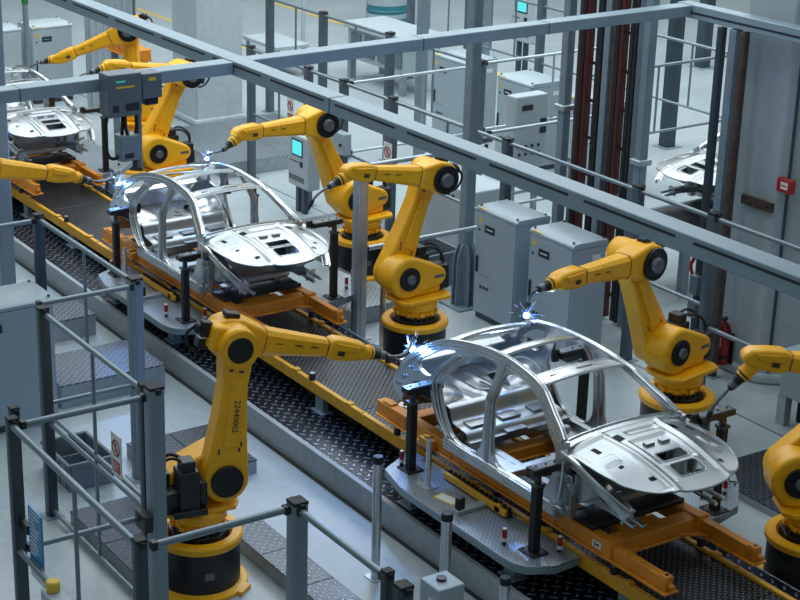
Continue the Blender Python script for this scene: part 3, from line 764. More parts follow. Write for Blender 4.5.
    m = MB(); m.prism([(-.40,.02),(-.27,.02),(-.27,.20),(-.40,.20)], -.06, .06, mp2); m.cyl(mp2(-.40,.11,0), mp2(-.46,.11,0), .06, n=14); m.build('wrist_motor', M['black'], eb, bevel=.015)
    m = MB(); m.prism([(-.38,-.14),(-.27,-.14),(-.27,-.02),(-.38,-.02)], .0, .16, mp2); m.build('wrist_motor', M['black'], eb, bevel=.015)
    m = MB(); m.prism([(-.12,.25),(.06,.25),(.06,.31),(-.12,.31)], .02, .16, mp2); m.build('cable_clamp', M['black'], eb, bevel=.015)
    m = MB(); m.tube(crom([mp2(-.45,.12,.03), mp2(-.52,.0,.06), mp2(-.44,-.16,.08), mp2(-.30,-.22,.1)],5), .018, 8); m.build('elbow_cable', M['rubber'], eb)
    def oct_ring(a, hw, hh, c=.35, zoff=0., yoff=.125):
        w2, h2 = hw*(1-c), hh*(1-c)
        return [mp2(a, zoff+q, yoff+p) for p, q in ((-hw,-h2),(-w2,-hh),(w2,-hh),(hw,-h2),(hw,h2),(w2,hh),(-w2,hh),(-hw,h2))]
    m = MB(); m.loft([oct_ring(.38,.140,.160), oct_ring(.46,.132,.152), oct_ring(.90,.115,.124), oct_ring(.905,.108,.117), oct_ring(.92,.108,.117), oct_ring(.925,.113,.122), oct_ring(1.24,.098,.102)])
    fa = m.build('forearm', Y, r, bevel=.01)
    m = MB(); m.loft([oct_ring(.415,.1405,.1605), oct_ring(.425,.1395,.1595)]); m.build('seam', M['ink'], fa)
    m = MB(); m.loft([oct_ring(1.225,.101,.106), oct_ring(1.235,.101,.106)]); m.build('seam', M['ink'], fa)
    for a in (.55, .80, 1.0):
        yy = .003 if number else .247
        m = MB(); m.prism([(a,.01),(a+.09,.01),(a+.09,.022),(a,.022)], yy-.006, yy+.003, mp2); m.build('marking', M['ink'], fa)
    # wrist : fork body with a bulb inside
    w = [(1.23,-.085),(1.28,-.125),(1.42,-.135),(1.64,-.11),(1.76,-.065),(1.78,.025),(1.70,.095),(1.52,.125),(1.33,.135),(1.25,.105)]
    m = MB(); m.prism(w, .015, .235, mp2); wr = m.build('wrist', Y, r, bevel=.04, seg=3)
    for h0, h1 in ((.23,.255),(-.005,.02)):
        m = MB(); m.prism([(1.32,.0),(1.60,.0),(1.64,.07),(1.32,.095)], h0, h1, mp2); m.build('wrist_cover', Y, wr, bevel=.018)
    yy = .008 if number else .235
    m = MB(); m.prism([(1.36,-.06),(1.45,-.06),(1.45,.0),(1.36,.0)], yy, yy+.008, mp2); m.build('wrist_pocket', M['rust'], wr, bevel=.002)
    j5 = j3 + d2*L2 + V((0,.125,0)); d5 = V((math.cos(t5), 0, math.sin(t5)))
    m = MB(); m.cyl(j5-d5*.02, j5+d5*.24, .100, .085, n=24); m.cyl(j5+d5*.23, j5+d5*.26, .098, n=24); m.cyl(j5+d5*.28, j5+d5*.305, .082, n=24); fl = m.build('tool_flange', Y, r, bevel=.008)
    m = MB(); m.cyl(j5+d5*.22, j5+d5*.29, .078, n=20); m.cyl(j5+d5*.28, j5+d5*.34, .075, .068, n=20); m.cyl(j5+d5*.34, j5+d5*.50, .062, .040, n=18); 
    t = thing_t = m.build('torch_body', M['black'], r, bevel=.006)
    # torch neck and nozzle
    if tip is None: tl = j5 + d5*.85 + V((0,0,-.18))
    else:
        q = V((tip[0]-base[0], tip[1]-base[1], tip[2])); tl = Matrix.Rotation(-yw_, 3, 'Z') @ q
    p0 = j5+d5*.48; p3 = tl; L = (p3-p0).length
    dn = (p3-p0).normalized(); dn = (dn*.4 + V((0,0,-1))*.6).normalized()
    pts = []
    for k in range(13):
        u = k/12; p1 = p0+d5*L*.45; p2 = p3-dn*L*.40
        pts.append(p0*(1-u)**3+p1*3*u*(1-u)**2+p2*3*u*u*(1-u)+p3*u**3)
    m = MB(); m.tube(pts[:10], .020, 8); m.build('torch_neck', M['motor'], t)
    m = MB(); m.tube(pts[8:], [.030,.034,.030,.022,.014], 10); m.build('nozzle', M['black'], t)
    m = MB(); m.cyl(j5+d5*.40, j5+d5*.47, .056, .050, n=16); m.build('torch_band', M['motor'], t)
    return r

robots = [
 ('yellow robot in the foreground left, serial number down its upper arm', (-1.90,-4.03), 80, 6.0, -13.5, -18, (-2.30,-.80,2.17), True),
 ('yellow robot in the centre with its elbow at upper right over the black pedestal', (-6.36,2.14), -89, -22, 11.5, -19.4, None, False),
 ('yellow robot behind the far side of the second car body, torch on its roof rail', (-10.22,3.68), -86.6, 24.7, 1.8, -28.2, (-10.25,.60,2.54), False),
 ('yellow robot on the right, torch on the roof rail of the front car body', (-2.10,3.59), -81, 27, 3.4, -2.6, (-1.80,.60,2.54), False),
 ('yellow robot cut by the right edge of the frame, elbow out of view', (1.75,2.09), -120, -38, 8, -50, None, False),
 ('yellow robot behind the hanging control boxes, leaning back to the upper right', (-14.69,2.09), -91.5, -27, 12.1, -7, None, False),
 ('yellow robot at top left above the control boxes, torch on the rearmost car', (-18.2,3.3), -125, -.3, -22.7, -15.1, None, False),
 ('yellow robot forearm entering from the left edge above the conveyor', (-10.02,-3.96), 90, 6.5, -13, -20.6, (-10.75,-.80,2.17), False),
]
for q in robots: make_robot(*q)

# ------------------------------------------------------------------ welding arcs
def arc(label, p, k=1., seed=1):
    rnd = random.Random(seed)
    t = thing('welding_arc', label, 'welding spark', p)
    m = MB(); m.ball((0,0,0), .052*k, seg=12); m.build('arc_core', M['arc'], t)
    m = MB()
    for i in range(34):
        a = rnd.uniform(0, 2*PI); el = rnd.uniform(-.5, 1.4); L = k*rnd.uniform(.07, .17)*(1 if rnd.random() < .8 else 1.8)
        d = V((math.cos(a)*math.cos(el), math.sin(a)*math.cos(el), math.sin(el)))
        a0 = d*.02; a1 = d*L; mid = (a0+a1)/2 + V((0,0,.006)); m.tube([a0, mid, a1], [.0035*k, .0024*k, .0006*k], 4)
    m.build('blue_streaks', M['arcblue'], t)
    m = MB()
    for i in range(18):
        a = rnd.uniform(0, 2*PI); el = rnd.uniform(-.2, 1.4); L = k*rnd.uniform(.1, .36)
        d = V((math.cos(a)*math.cos(el), math.sin(a)*math.cos(el), math.sin(el))); m.tube([d*L*.7, d*L], [.0016*k,.0008*k], 4)
    m.build('hot_streaks', M['hot'], t)
    l = bpy.data.lights.new('arc_light', 'POINT'); l.energy = (150 if p[0] > -5 else 70)*k; l.color = (.14, .36, 1.); l.shadow_soft_size = .04
    lo = bpy.data.objects.new('arc_light', l); COL.objects.link(lo); lo.parent = t; lo.location = (.02, -.12 if p[1] < 0 else .0, .13)
arc('blue white welding spark at the tail of the front car body', (-2.30,-.78,2.15), .8, 3)
arc('blue white welding spark on the roof rail of the front car body', (-1.80,.60,2.50), .75, 4)
arc('welding spark at the tail of the second car body', (-10.75,-.78,2.15), .75, 5)
arc('small welding spark on the roof rail of the second car body', (-10.25,.60,2.50), .6, 6)

# ------------------------------------------------------------------ fences
H = 2.8
def post(label, x, y, h=H, w=.13, mat='postdark', cap=True, cat='fence post', ears=True, rz=0):
    t = thing('fence_post', label, cat, (x, y, 0), rz)
    m = MB(); q = w/2; m.box(-q,q,-q,q,.012,h)
    for s in (-1,1):   # profile ribs
        m.box(-q*.55,q*.55,s*q-.006,s*q+.006,.012,h-.01); m.box(s*q-.006,s*q+.006,-q*.55,q*.55,.012,h-.01)
    m.build('profile', M[mat], t, bevel=.008)
    m = MB(); m.box(-q*1.9,q*1.9,-q*1.9,q*1.9,0,.014); m.build('foot_plate', M['steelpaint'], t, bevel=.003)
    if cap:
        m = MB(); m.box(-q*1.06,q*1.06,-q*1.06,q*1.06,h,h+.035)
        if ears: m.box(-q*1.5,q*1.5,-.028,.028,h-.045,h+.02)
        m.build('cap', M['rubber'], t, bevel=.008)
    return t
def panel(label, p0, p1, rails=((H-.05,.034),(1.4,.028)), bal=(.5,), z0=1.38, mat='tube'):
    """open fence bay: round rails and a thin upright"""
    p0, p1 = V((*p0,0)), V((*p1,0)); d = p1-p0; L = d.length; t = thing('fence_bay', label, 'fence', p0, math.atan2(d.y, d.x))
    for z, r in rails:
        m = MB(); m.cyl((.0,0,z),(L,0,z),r,n=12); m.build('rail', M[mat], t)
        for a in (-.01, L-.05):
            m = MB(); m.box(a,a+.06,-.042,.042,z-.042,z+.042); m.build('rail_bracket', M['black'], t, bevel=.006)
    for f in bal:
        m = MB(); m.cyl((L*f,0,z0),(L*f,0,H-.05),.024,n=10); m.build('baluster', M[mat], t)
    return t
# left foreground cage
post('dark post with three brackets behind the control cabinet at left', -7.85,-3.42)
post('tall grey post in front of the left platform, right end of the upper fence bay', -4.72,-3.42, w=.16, mat='steelpaint')
post('dark post at the corner right of the control cabinet', -4.30,-4.87)
post('dark post left of the red prohibition sign bay, farther of the close pair', -1.56,-4.85, w=.11)
post('thick grey post left of the foreground robot', -1.32,-4.85, 2.86, .17, 'steelpaint')
post('dark slim post carrying the blue notice at the left edge', -1.43,-6.44, w=.11)
post('dark slim post at the left edge behind the blue notice post', -1.72,-6.30, 2.78, .10, 'postdark')
post('dark post in front of the thick grey post, end of the nearest sloping rail', 1.60,-6.46, w=.11)
post('grey post at bottom centre with flat black cap', 1.66,-4.85, w=.15, mat='steelpaint')
post('short stub post with rail bracket at bottom centre', 3.18,-4.86, w=.09)
post('black capped post at the bottom edge, right of the stub post', 3.42,-4.86, 2.78, .13)
post('slim post nearest the bottom edge of the frame', 3.62,-4.93, 2.72, .07)
panel('fence bay with a middle upright in front of the conveyor kerb', (-7.85,-3.42),(-4.72,-3.42), rails=((H-.05,.036),))
panel('cross rail from the cabinet to the tall grey post', (-4.62,-4.80),(-4.62,-3.50), bal=())
panel('short rail running left from the post behind the cabinet', (-7.8,-5.6),(-7.8,-3.50), bal=(), rails=((H-.05,.036),))
panel('fence bay carrying the red prohibition sign', (-4.30,-4.86),(-1.58,-4.86), rails=((H-.05,.036),(1.42,.03),(1.30,.03),(.08,.03)), bal=(.52,), z0=.1)
panel('cross rail from the blue notice post to the thick grey post', (-1.38,-6.36),(-1.38,-4.94), rails=((H-.05,.036),(1.32,.032)), bal=())
panel('nearest sloping fence bay at lower left with a thin upright', (-1.43,-6.45),(1.58,-6.46), rails=((H-.05,.038),(1.30,.034)), bal=(.53,))
panel('cross rail in front of the foreground robot pedestal', (1.64,-6.36),(1.64,-4.94), rails=((H-.05,.036),), bal=())
panel('bare rail running down to the bottom edge at bottom centre', (1.72,-4.86),(3.14,-4.86), rails=((H-.05,.036),), bal=())
t = tag(MB().box(-.13,.13,-.05,.05,0,.20).build('bracket_box', M['black'], None, bevel=.01, loc=(-1.30,-5.02,1.22)), 'black bracket box on the mid rail beside the thick grey post', 'bracket')
t = thing('tall_square_post', 'tall smooth grey post at the left edge, top out of frame', 'post', (-11.3,-2.62,0))
m = MB(); m.box(-.13,.13,-.13,.13,0,6.4); m.build('shaft', M['steelpaint'], t, bevel=.03); m = MB(); m.box(-.22,.22,-.22,.22,0,.02); m.build('foot_plate', M['steelpaint'], t)

def sign(label, x, y, z, nrm=-1, w=.26, h=.52):
    t = thing('prohibition_sign', label, 'sign', (x, y, z))
    m = MB(); m.box(-w/2,w/2,-.006,.006,-h/2,h/2); m.build('board', M['label'], t)
    m = MB(); R = w*.40; me = fill2d([circ(0,0,R,28), circ(0,0,R*.76,28)], .002)
    for v in me.vertices: v.co = (v.co.x, -.008-v.co.z, h*.17+v.co.y)
    m.use(M['red']); m.add(me); m.box(-R*.13,R*.13,-.010,-.006,-R*.9,R*.9, Matrix.Translation((0,0,h*.17)) @ Matrix.Rotation(-PI/4,4,'Y'))
    m.box(-w*.38,w*.38,-.010,-.006,-h*.42,-h*.14); m.build('red_print', None, t)
    m = MB(); m.ball((0,-.008,h*.17+R*.42), R*.16, (1,.05,1), 10); m.box(-R*.16,R*.16,-.0095,-.006,h*.17-R*.45,h*.17+R*.28); m.build('figure', M['ink'], t)
    m = MB()
    for k in range(3): m.box(-w*.28,w*.28-.03*k,-.012,-.009,-h*.22-.035*k,-h*.205-.035*k)
    m.build('white_text_lines', M['label'], t)
    return t
sign('red and white prohibition sign hanging on the left fence', -2.20,-4.91,1.72)
sign('red and white prohibition sign behind the elbow of the robot by the second car', -14.66,4.86,1.85)
sign('red and white prohibition sign behind the centre robot forearm', -11.2,4.86,1.72)
t = thing('blue_notice', 'blue notice board with white text on the slim post at lower left', 'sign', (-1.02,-6.40,1.62))
m = MB(); m.box(-.17,.17,-.01,.01,-.30,.30); m.build('board', M['blue'], t)
m = MB(); m.box(-.17,.17,-.01,.01,-.52,-.302); m.build('white_strip', M['label'], t)
m = MB(); m.box(-.36,-.17,-.03,.03,-.05,.05); m.build('mount', M['black'], t)
m = MB(); rr = random.Random(2)
for k in range(12): m.box(-.14,-.14+rr.uniform(.12,.27),-.013,-.010,.26-.045*k,.273-.045*k)
m.build('text_lines', M['label'], t)
t = thing('yellow_beacon', 'small yellow beacon on a white box at the lower left edge', 'beacon', (-.33,-6.52,1.38))
m = MB(); m.box(-.10,.62,-.10,.10,-1.38,-.02); m.build('white_box', M['white'], t, bevel=.015)
m = MB(); m.cyl((.0,0,-.02),(.0,0,.10),.075,n=18); m.build('yellow_dome', M['labely'], t, bevel=.02)
m = MB(); m.box(.36,.60,-.09,.09,-.02,.04); m.build('black_lid', M['black'], t, bevel=.01)

# right-hand fence line and its bays
FY = 4.95
xs = [-16.4,-14.13,-12.85,-11.2,-7.83,-4.64,-3.05]
names = ['far left behind the second car','beside the HMI panel','behind the robot on the second car','behind the centre robot forearm','behind the left grey cabinet','at the foot of the ribbed busbars','in front of the broad concrete column']
for x, n in zip(xs, names): post('grey fence post ' + n, x, FY, mat='postmid', w=.14)
ends = list(zip(xs, xs[1:]))
nm = ['left of the HMI panel','right above the HMI panel','behind the elbow of the second robot','over the centre robot elbow','running behind the overhead beam to the busbars','in front of the parked car body']
for (a, b), n in zip(ends, nm): panel('grey fence bay ' + n, (a, FY), (b, FY), bal=(.5,) if b-a > 2 else ())
panel('fence rail across the broad concrete column at the right edge', (-3.0, FY), (1.2, FY), bal=(), rails=((H-.05,.036),(1.1,.034)))
for x, y1, n in ((-8.50,7.9,'behind the two grey cabinets'),(-12.78,8.1,'beside the white machine table')):
    panel('pale cross rail ' + n, (x, FY+.1), (x, y1), bal=(.55,), mat='alu')
# far fence
FY2 = 8.2
xs2 = [-24.5,-21.2,-18.8,-16.1,-12.9]
nm2 = ['furthest left','left of the white machine table','at the corner of the white machine table','right of the white machine table','behind the tall steel column']
for x, n in zip(xs2, nm2): post('distant grey post ' + n, x, FY2, w=.16, mat='postmid')
for (a, b), n in zip(zip(xs2, xs2[1:]), ['farthest left','left of the machine table','in front of the machine table','right of the machine table']):
    panel('distant fence bay ' + n, (a, FY2), (b, FY2), bal=(.5,))
panel('distant pale cross rail above the white cabinets', (-12.9, FY2+.1), (-12.9, 11.5), bal=(.55,), mat='alu')
FY3 = 13.2
xs3 = [-22.5,-20.0,-17.2,-14.6,-11.0,-7.6]
for k, x in enumerate(xs3): post('farthest fence post number %s from the left along the back aisle' % ['one','two','three','four','five','six'][k], x, FY3, w=.16, mat='postmid', h=3.2)
for k, (a, b) in enumerate(zip(xs3, xs3[1:])):
    panel('%s bay from the left of the back aisle fence' % ['first','second','third','fourth','fifth'][k], (a, FY3), (b, FY3), bal=(.33,.66))
post('dark distant post right of the busbars, far beyond the parked car body', -13.9, 14.3, w=.26, h=3.6)
post('dark distant post at the top right, beyond the back aisle', -19.6, 20.8, w=.3, h=3.6)
panel('pale cross rail behind the parked car body', (-11.0, 9.2), (-11.0, 13.1), bal=(.5,), mat='tube')

# posts standing right of the conveyor
t = thing('aluminium_post', 'bright aluminium post between conveyor and centre robot', 'post', (-7.51,1.85,0))
m = MB(); m.box(-.09,.09,-.09,.09,0,2.86); m.box(-.1,.1,-.03,.03,0,2.85); m.box(-.03,.03,-.1,.1,0,2.85); m.build('profile', M['alu'], t, bevel=.01); m = MB(); m.box(-.15,.15,-.15,.15,0,.015); m.build('foot_plate', M['alu'], t)
panel('pale double rail behind the centre robot upper arm', (-7.5,1.95), (-7.5,4.25), rails=((2.86,.04),(1.50,.04)), bal=(), mat='alu')
guide_post('silver sensor tube with black cap beside the bright aluminium post', -7.07, 2.02, 0, 1.15, .05)
guide_post('silver sensor tube with black cap on the floor in front of the kerb', -.91, -2.2, 0, 1.5, .055)
guide_post('silver sensor tube with black cap at the bottom edge behind the grey box', .45, -2.2, 0, 1.38, .06)
guide_post('silver sensor tube with black cap lowest at the bottom edge under the platform', .95, -1.75, 0, .70, .055)
t = thing('button_box', 'grey box with black button at the bottom edge', 'control box', (1.15,-2.75,0))
m = MB(); m.box(-.17,.17,-.17,.17,.0,1.13); m.build('enclosure', M['cab'], t, bevel=.015)
m = MB(); m.cyl((-.02,0,1.13),(-.02,0,1.16),.055,n=18); m.build('button', M['black'], t); m = MB(); m.box(-.0,.13,-.178,-.168,.93,.99); m.build('name_plate', M['label'], t)

# steel columns
def steel_col(label, x, y, h, w, gus=True, collar=None, rnd=False):
    t = thing('steel_column', label, 'column', (x, y, 0))
    m = MB()
    if rnd: m.cyl((0,0,0),(0,0,h),w/2,n=24)
    else: m.box(-w/2,w/2,-w/2,w/2,0,h)
    m.build('shaft', M['steelpaint'], t, bevel=.02)
    if gus:
        m = MB()
        for k in range(4):
            R = Matrix.Rotation(k*PI/2,4,'Z')
            for o in (-.6,.6): m.prism([(w/2,0),(w/2+.12,0),(w/2+.11,.85),(w/2+.03,1.08),(w/2,1.1)], o*w/2-.012, o*w/2+.012, lambda a,b,c,R=R: tuple(R @ V((a,c,b))))
        m.box(-w/2-.2,w/2+.2,-w/2-.2,w/2+.2,0,.03); m.build('gusset_foot', M['steelpaint'], t, bevel=.004)
    if collar:
        m = MB(); m.box(-w/2-.05,w/2+.05,-w/2-.05,w/2+.05,collar-.05,collar+.05); m.build('collar', M['alu'], t, bevel=.02)
    return t
steel_col('tall grey steel column with flared foot left of the grey cabinets', -7.92, 4.24, 7.0, .19)
steel_col('tall grey steel column left of the ribbed busbars', -7.40, 5.75, 7.0, .16, False, 3.35)
steel_col('tall grey steel column right of the ribbed busbars', -5.30, 5.56, 7.0, .15, False, 2.95)
steel_col('distant grey steel column above the grey cabinet', -15.9, 8.9, 7.0, .2, False)
steel_col('distant slim grey steel column beside the HMI panel at the top', -19.6, 13.4, 7.0, .22, False)
# overhead beams
t = thing('overhead_beam', 'long slotted grey overhead beam crossing the whole picture', 'beam', (0,-1.93,0))
m = MB(); m.box(-34,13,-.125,.125,5.315,5.50); m.build('box_beam', M['beam'], t, bevel=.012)
xx = 3.62-1.45*24
while xx < 12.8:
    m = MB(); m.box(xx,xx+1.22,-.129,-.120,5.435,5.46); m.build('cable_slot', M['ink'], t); xx += 1.45
for xx in (-2.30,5.6):
    m = MB(); m.box(xx,xx+.014,-.129,.129,5.311,5.504); m.build('joint', M['postdark'], t)
t = thing('cross_beam', 'grey overhead beam running across the line behind the slotted beam', 'beam', (-4.66,0,0))
m = MB(); m.box(-.13,.13,-9.5,-2.06,5.335,5.492); m.box(-.13,.13,-1.80,5.60,5.335,5.492); m.build('box_beam', M['beam'], t, bevel=.012)
for y in (-4.93,-7.2,.83,2.95):
    m = MB(); m.box(-.133,.133,y,y+.012,5.332,5.495); m.build('joint', M['postdark'], t)
t = thing('rear_overhead_beam', 'dark overhead beam cutting the top right corner', 'beam', (0,5.72,0))
m = MB(); m.box(-4.85,9.0,-.11,.11,5.30,5.50); m.build('box_beam', M['beam'], t, bevel=.012)
m = MB(); m.box(-4.6,9.0,-.115,-.108,5.37,5.40); m.build('cable_slot', M['ink'], t)

# boxes hanging from the cross beam
t = thing('control_box', 'larger dark grey control box hung on the cross beam', 'control box', (-4.36,-3.71,5.07))
m = MB(); m.box(-.14,.14,-.22,.22,0,.52); m.build('enclosure', M['greybox'], t, bevel=.015)
m = MB(); m.box(-.08,.146,-.12,-.0,.42,.445); m.build('green_label', M['screend'], t)
m = MB(); m.box(.141,.146,-.17,-.09,.07,.15); m.box(.141,.146,.0,.18,.07,.16); m.build('socket', M['ink'], t, bevel=.004)
m = MB(); m.box(.141,.146,-.12,.12,.35,.375); m.build('yellow_label', M['labely'], t)
m = MB()
m.tube(crom([(.0,-.18,.02),(.0,-.22,-.25),(.0,-.18,-.50),(.0,-.06,-.52),(.0,.0,-.30),(.0,.02,.0)],5), .022, 8); m.tube(crom([(.0,.05,.02),(.05,.04,-.2),(.05,.12,-.34),(.0,.2,-.2),(.0,.2,.0)],5), .022, 8); m.build('cable_loop', M['rubber'], t)
t = thing('control_box', 'smaller dark grey control box hung beside the larger one', 'control box', (-4.38,-3.33,5.24))
m = MB(); m.box(-.12,.12,-.135,.135,0,.31); m.build('enclosure', M['greybox'], t, bevel=.015)
m = MB(); m.box(.121,.126,-.05,.05,.22,.26); m.build('yellow_label', M['labely'], t); m = MB(); m.box(-.08,.08,-.08,.10,-.09,0); m.build('connector', M['black'], t, bevel=.015)
t = thing('junction_box', 'small grey junction box on a pole below the control boxes', 'control box', (-4.36,-3.64,4.50))
m = MB(); m.box(-.10,.10,-.13,.13,0,.32); m.build('enclosure', M['steelpaint'], t, bevel=.015); m = MB(); m.box(.101,.106,-.08,.04,.04,.10); m.build('socket', M['ink'], t)
m = MB(); m.cyl((0,.17,-.12),(0,.17,.62),.03,n=12); m.build('pole', M['steelpaint'], t)

# busbar rack
t = thing('busbar_rack', 'tall rack of dark red and black vertical busbars', 'busbar rack', (-6.47,5.85,0))
for k, (x, w, d, mm) in enumerate(((-.72,.07,.10,'rust'),(-.62,.09,.14,'black'),(-.52,.085,.12,'busred'),(-.28,.07,.10,'black'),(-.19,.07,.14,'rubber'),(-.04,.13,.16,'steelpaint'),(.09,.07,.10,'rust'),(.18,.08,.12,'black'),(.28,.085,.12,'busred'),(.50,.08,.12,'black'),(.60,.07,.14,'rubber'),(.74,.13,.16,'greybox'))):
    m = MB(); m.box(x-w/2,x+w/2,-d/2,d/2,.05,7.0); m.build('busbar', M[mm], t, bevel=.006)
m = MB()
z = .4
while z < 7: m.box(-.78,.82,.07,.11,z,z+.05); z += .62
m.build('tie_bar', M['black'], t, bevel=.004)

# ------------------------------------------------------------------ cabinets
def cabinet(label, x0, x1, y0, y1, h, z0=0., front='y', mats=('cab','cablid'), screen=False, warn=True):
    """front 'y' faces -Y, 'x' faces +X"""
    t = thing('control_cabinet', label, 'cabinet', ((x0+x1)/2, (y0+y1)/2, z0)); a, b = (x1-x0)/2, (y1-y0)/2
    rz = 0 if front == 'y' else PI/2
    if front == 'x': a, b = b, a; 
    t.rotation_euler = (0,0,rz)
    m = MB(); m.box(-a,a,-b+.03,b,.10,h-.09); body = m.build('body', M[mats[0]], t, bevel=.01)
    m = MB(); m.box(-a+.02,a-.02,-b+.05,b-.02,0,.10); m.build('plinth', M['postdark'], t)
    m = MB(); m.prism([(-b,h-.09),(b,h-.09),(b,h-.03),(b-.04,h),(-b+.06,h),(-b,h-.04)], -a-.012, a+.012, lambda p,q,r:(r,p,q)); m.build('lid', M[mats[1]], t, bevel=.008)
    m = MB()
    for sx in (-1,1):
        for sy in (-1,1): m.cyl((sx*(a-.05), sy*(b-.06), h), (sx*(a-.05), sy*(b-.06), h+.02), .02, n=8)
    m.build('lid_bolt', M['black'], t)
    m = MB(); m.box(-a+.012,a-.012,-b,-b+.03,.12,h-.10); d = m.build('door', M[mats[0]], t, bevel=.006)
    m = MB(); m.box(-a+.06,-a+.10,-b-.03,-b,h*.42,h*.57); m.build('handle', M['black'], d, bevel=.012)
    m = MB(); m.cyl((-a+.10,-b-.008,h*.80),(-a+.10,-b,h*.80),.022,n=12); m.build('lock', M['black'], d)
    m = MB(); m.box(-a+.24,-a+.50,-b-.006,-b,h*.795,h*.86); m.build('black_plate', M['ink'], d, bevel=.002)
    m = MB(); m.box(-a+.29,-a+.45,-b-.009,-b-.005,h*.822,h*.832); m.build('plate_print', M['screend'] if screen else M['label'], d)
    m = MB()
    for k in range(3): m.box(-a+.17+.085*k,-a+.22+.085*k,-b-.008,-b,h*.29,h*.315)
    m.build('indicator', M['ink'], d)
    m = MB(); m.box(-a+.16,-a+.40,-b-.004,-b,h*.405,h*.408); m.build('engraving', M['motor'], d)
    if warn:
        m = MB(); m.prism([(-a+.06,h*.87),(-a+.18,h*.87),(-a+.12,h*.925)], -b-.004, -b, lambda p,q,r:(p,r,q)); m.box(-a+.04,-a+.26,-b+.0,-b+.04,h-.036,h-.022); m.build('warning_label', M['labely'], d)
    m = MB(); m.box(a-.001,a+.004,b-.30,b-.14,h*.84,h*.885); m.build('white_label', M['label'], t)
    return t
cabinet('tall light grey control cabinet left of its twin, behind the front car', -7.40,-6.36,4.04,4.72,1.93)
cabinet('tall light grey control cabinet, right of the pair before the busbars', -6.02,-4.99,4.04,4.74,1.93)
cabinet('grey control cabinet at the left edge with a teal display plate', -7.75,-6.93,-4.9,-3.62,1.9, front='x', screen=True)
cabinet('distant grey cabinet left of the three by the white fence rail', -17.4,-16.2,10.3,11.2,1.93)
cabinet('distant grey cabinet in the middle of the three by the white fence rail', -14.9,-13.75,10.2,11.1,1.93)
cabinet('distant grey cabinet right of the three, beside the steel column', -12.72,-11.6,10.3,11.3,1.93)
cabinet('white cabinet at the top left corner, cut by the frame edge', -25.6,-24.8,2.2,3.30,1.93, front='x', mats=('white','white'))
cabinet('white cabinet at the top left with a green plate', -25.6,-24.7,3.55,4.60,1.93, front='x', mats=('white','white'), screen=True)
t = thing('stack_light', 'red and green stack light on top of the left cabinet', 'stack light', (-7.55,-4.25,1.9))
m = MB(); m.cyl((0,0,0),(0,0,.45),.022,n=10); m.build('stem', M['steelpaint'], t)
for z, mm, nn in ((.45,'green','green_lamp'),(.58,'amber','amber_lamp'),(.71,'red','red_lamp')):
    m = MB(); m.cyl((0,0,z),(0,0,z+.12),.06,n=16); m.build(nn, M[mm], t)
t = thing('stack_light', 'green stack light on the post at the top left corner', 'stack light', (-23.0,2.7,2.85))
m = MB(); m.cyl((0,0,-2.85),(0,0,0),.07,n=12); m.build('stem', M['steelpaint'], t); m = MB(); m.cyl((0,0,.0),(0,0,.34),.08,n=14); m.build('green_lamp', M['green'], t)
t = thing('stack_light', 'red and green stack light on a white pole behind the white trolley', 'stack light', (-26.35, 12.28, 0))
m = MB(); m.cyl((0,0,0),(0,0,2.2),.06,n=12); m.build('stem', M['white'], t)
for z, mm, nn in ((2.2,'green','green_lamp'),(2.42,'amber','amber_lamp'),(2.64,'red','red_lamp')):
    m = MB(); m.cyl((0,0,z),(0,0,z+.2),.09,n=14); m.build(nn, M[mm], t)
# corrugated screen
t = thing('corrugated_screen', 'white corrugated screen left of the square concrete column', 'screen', (-23.2,4.95,0))
m = MB(); pts = []
for k in range(29):
    y = -.62+1.24*k/28; pts.append((.03 if (k//2) % 2 else -.03, y))
m.prism(pts + [(a-.02,b) for a, b in pts[::-1]], .05, 3.0, lambda a,b,z:(a,b,z)); m.build('sheet', M['white'], t)
m = MB(); m.box(-.05,.05,-.66,-.62,0,3.05); m.box(-.05,.05,.62,.66,0,3.05); m.box(-.05,.05,-.62,.62,3.0,3.05); m.build('frame', M['alu'], t)

# HMI panels
def hmi(label, x, y, z0, w=.78, h=1.05, rz=0):
    t = thing('operator_panel', label, 'operator panel', (x, y, 0), rz)
    m = MB(); m.box(-w/2,w/2,-.14,.14,z0,z0+h); c = m.build('housing', M['white'], t, bevel=.04, seg=3)
    m = MB(); m.box(-w*.30,w*.22,-.150,-.138,z0+h*.60,z0+h*.92); b = m.build('bezel', M['ink'], c, bevel=.004)
    m = MB(); m.box(-w*.26,w*.18,-.154,-.149,z0+h*.63,z0+h*.89); m.build('display', M['screen'], b)
    m = MB()
    for k in range(4): m.cyl((-w*.34+.08*k,-.15,z0+h*.49),(-w*.34+.08*k,-.138,z0+h*.49),.018,n=10)
    m.box(w*.10,w*.22,-.155,-.138,z0+h*.42,z0+h*.52); m.build('button', M['ink'], c)
    m = MB(); m.box(-w*.42,w*.30,-.146,-.138,z0+h*.12,z0+h*.22); m.build('vent', M['motor'], c)
    for s in (-.22,.05):
        m = MB(); m.box(s*w-.06,s*w+.06,-.05,.05,0,z0); m.build('leg', M['postdark'], t, bevel=.008)
    return t
hmi('white operator panel with teal screen behind the second robot', -13.70, 4.60, .55)
hmi('distant white operator panel with teal screen at the top edge', -20.5, 15.4, 1.1, 1.0, 1.25)
t = thing('junction_box', 'small grey box on a post above the second robot elbow', 'control box', (-12.65,4.78,1.45))
m = MB(); m.box(-.22,.22,-.09,.09,0,.42); m.build('enclosure', M['cab'], t, bevel=.015); m = MB(); m.cyl((.12,-.12,.2),(.12,-.09,.2),.03,n=10); m.build('knob', M['black'], t)
t = thing('switch_panel', 'white switch panel with black buttons behind the grey fence', 'control panel', (-9.35,6.58,0))
m = MB(); m.box(-.18,.10,-.36,.36,1.75,3.06); m.build('housing', M['white'], t, bevel=.02)
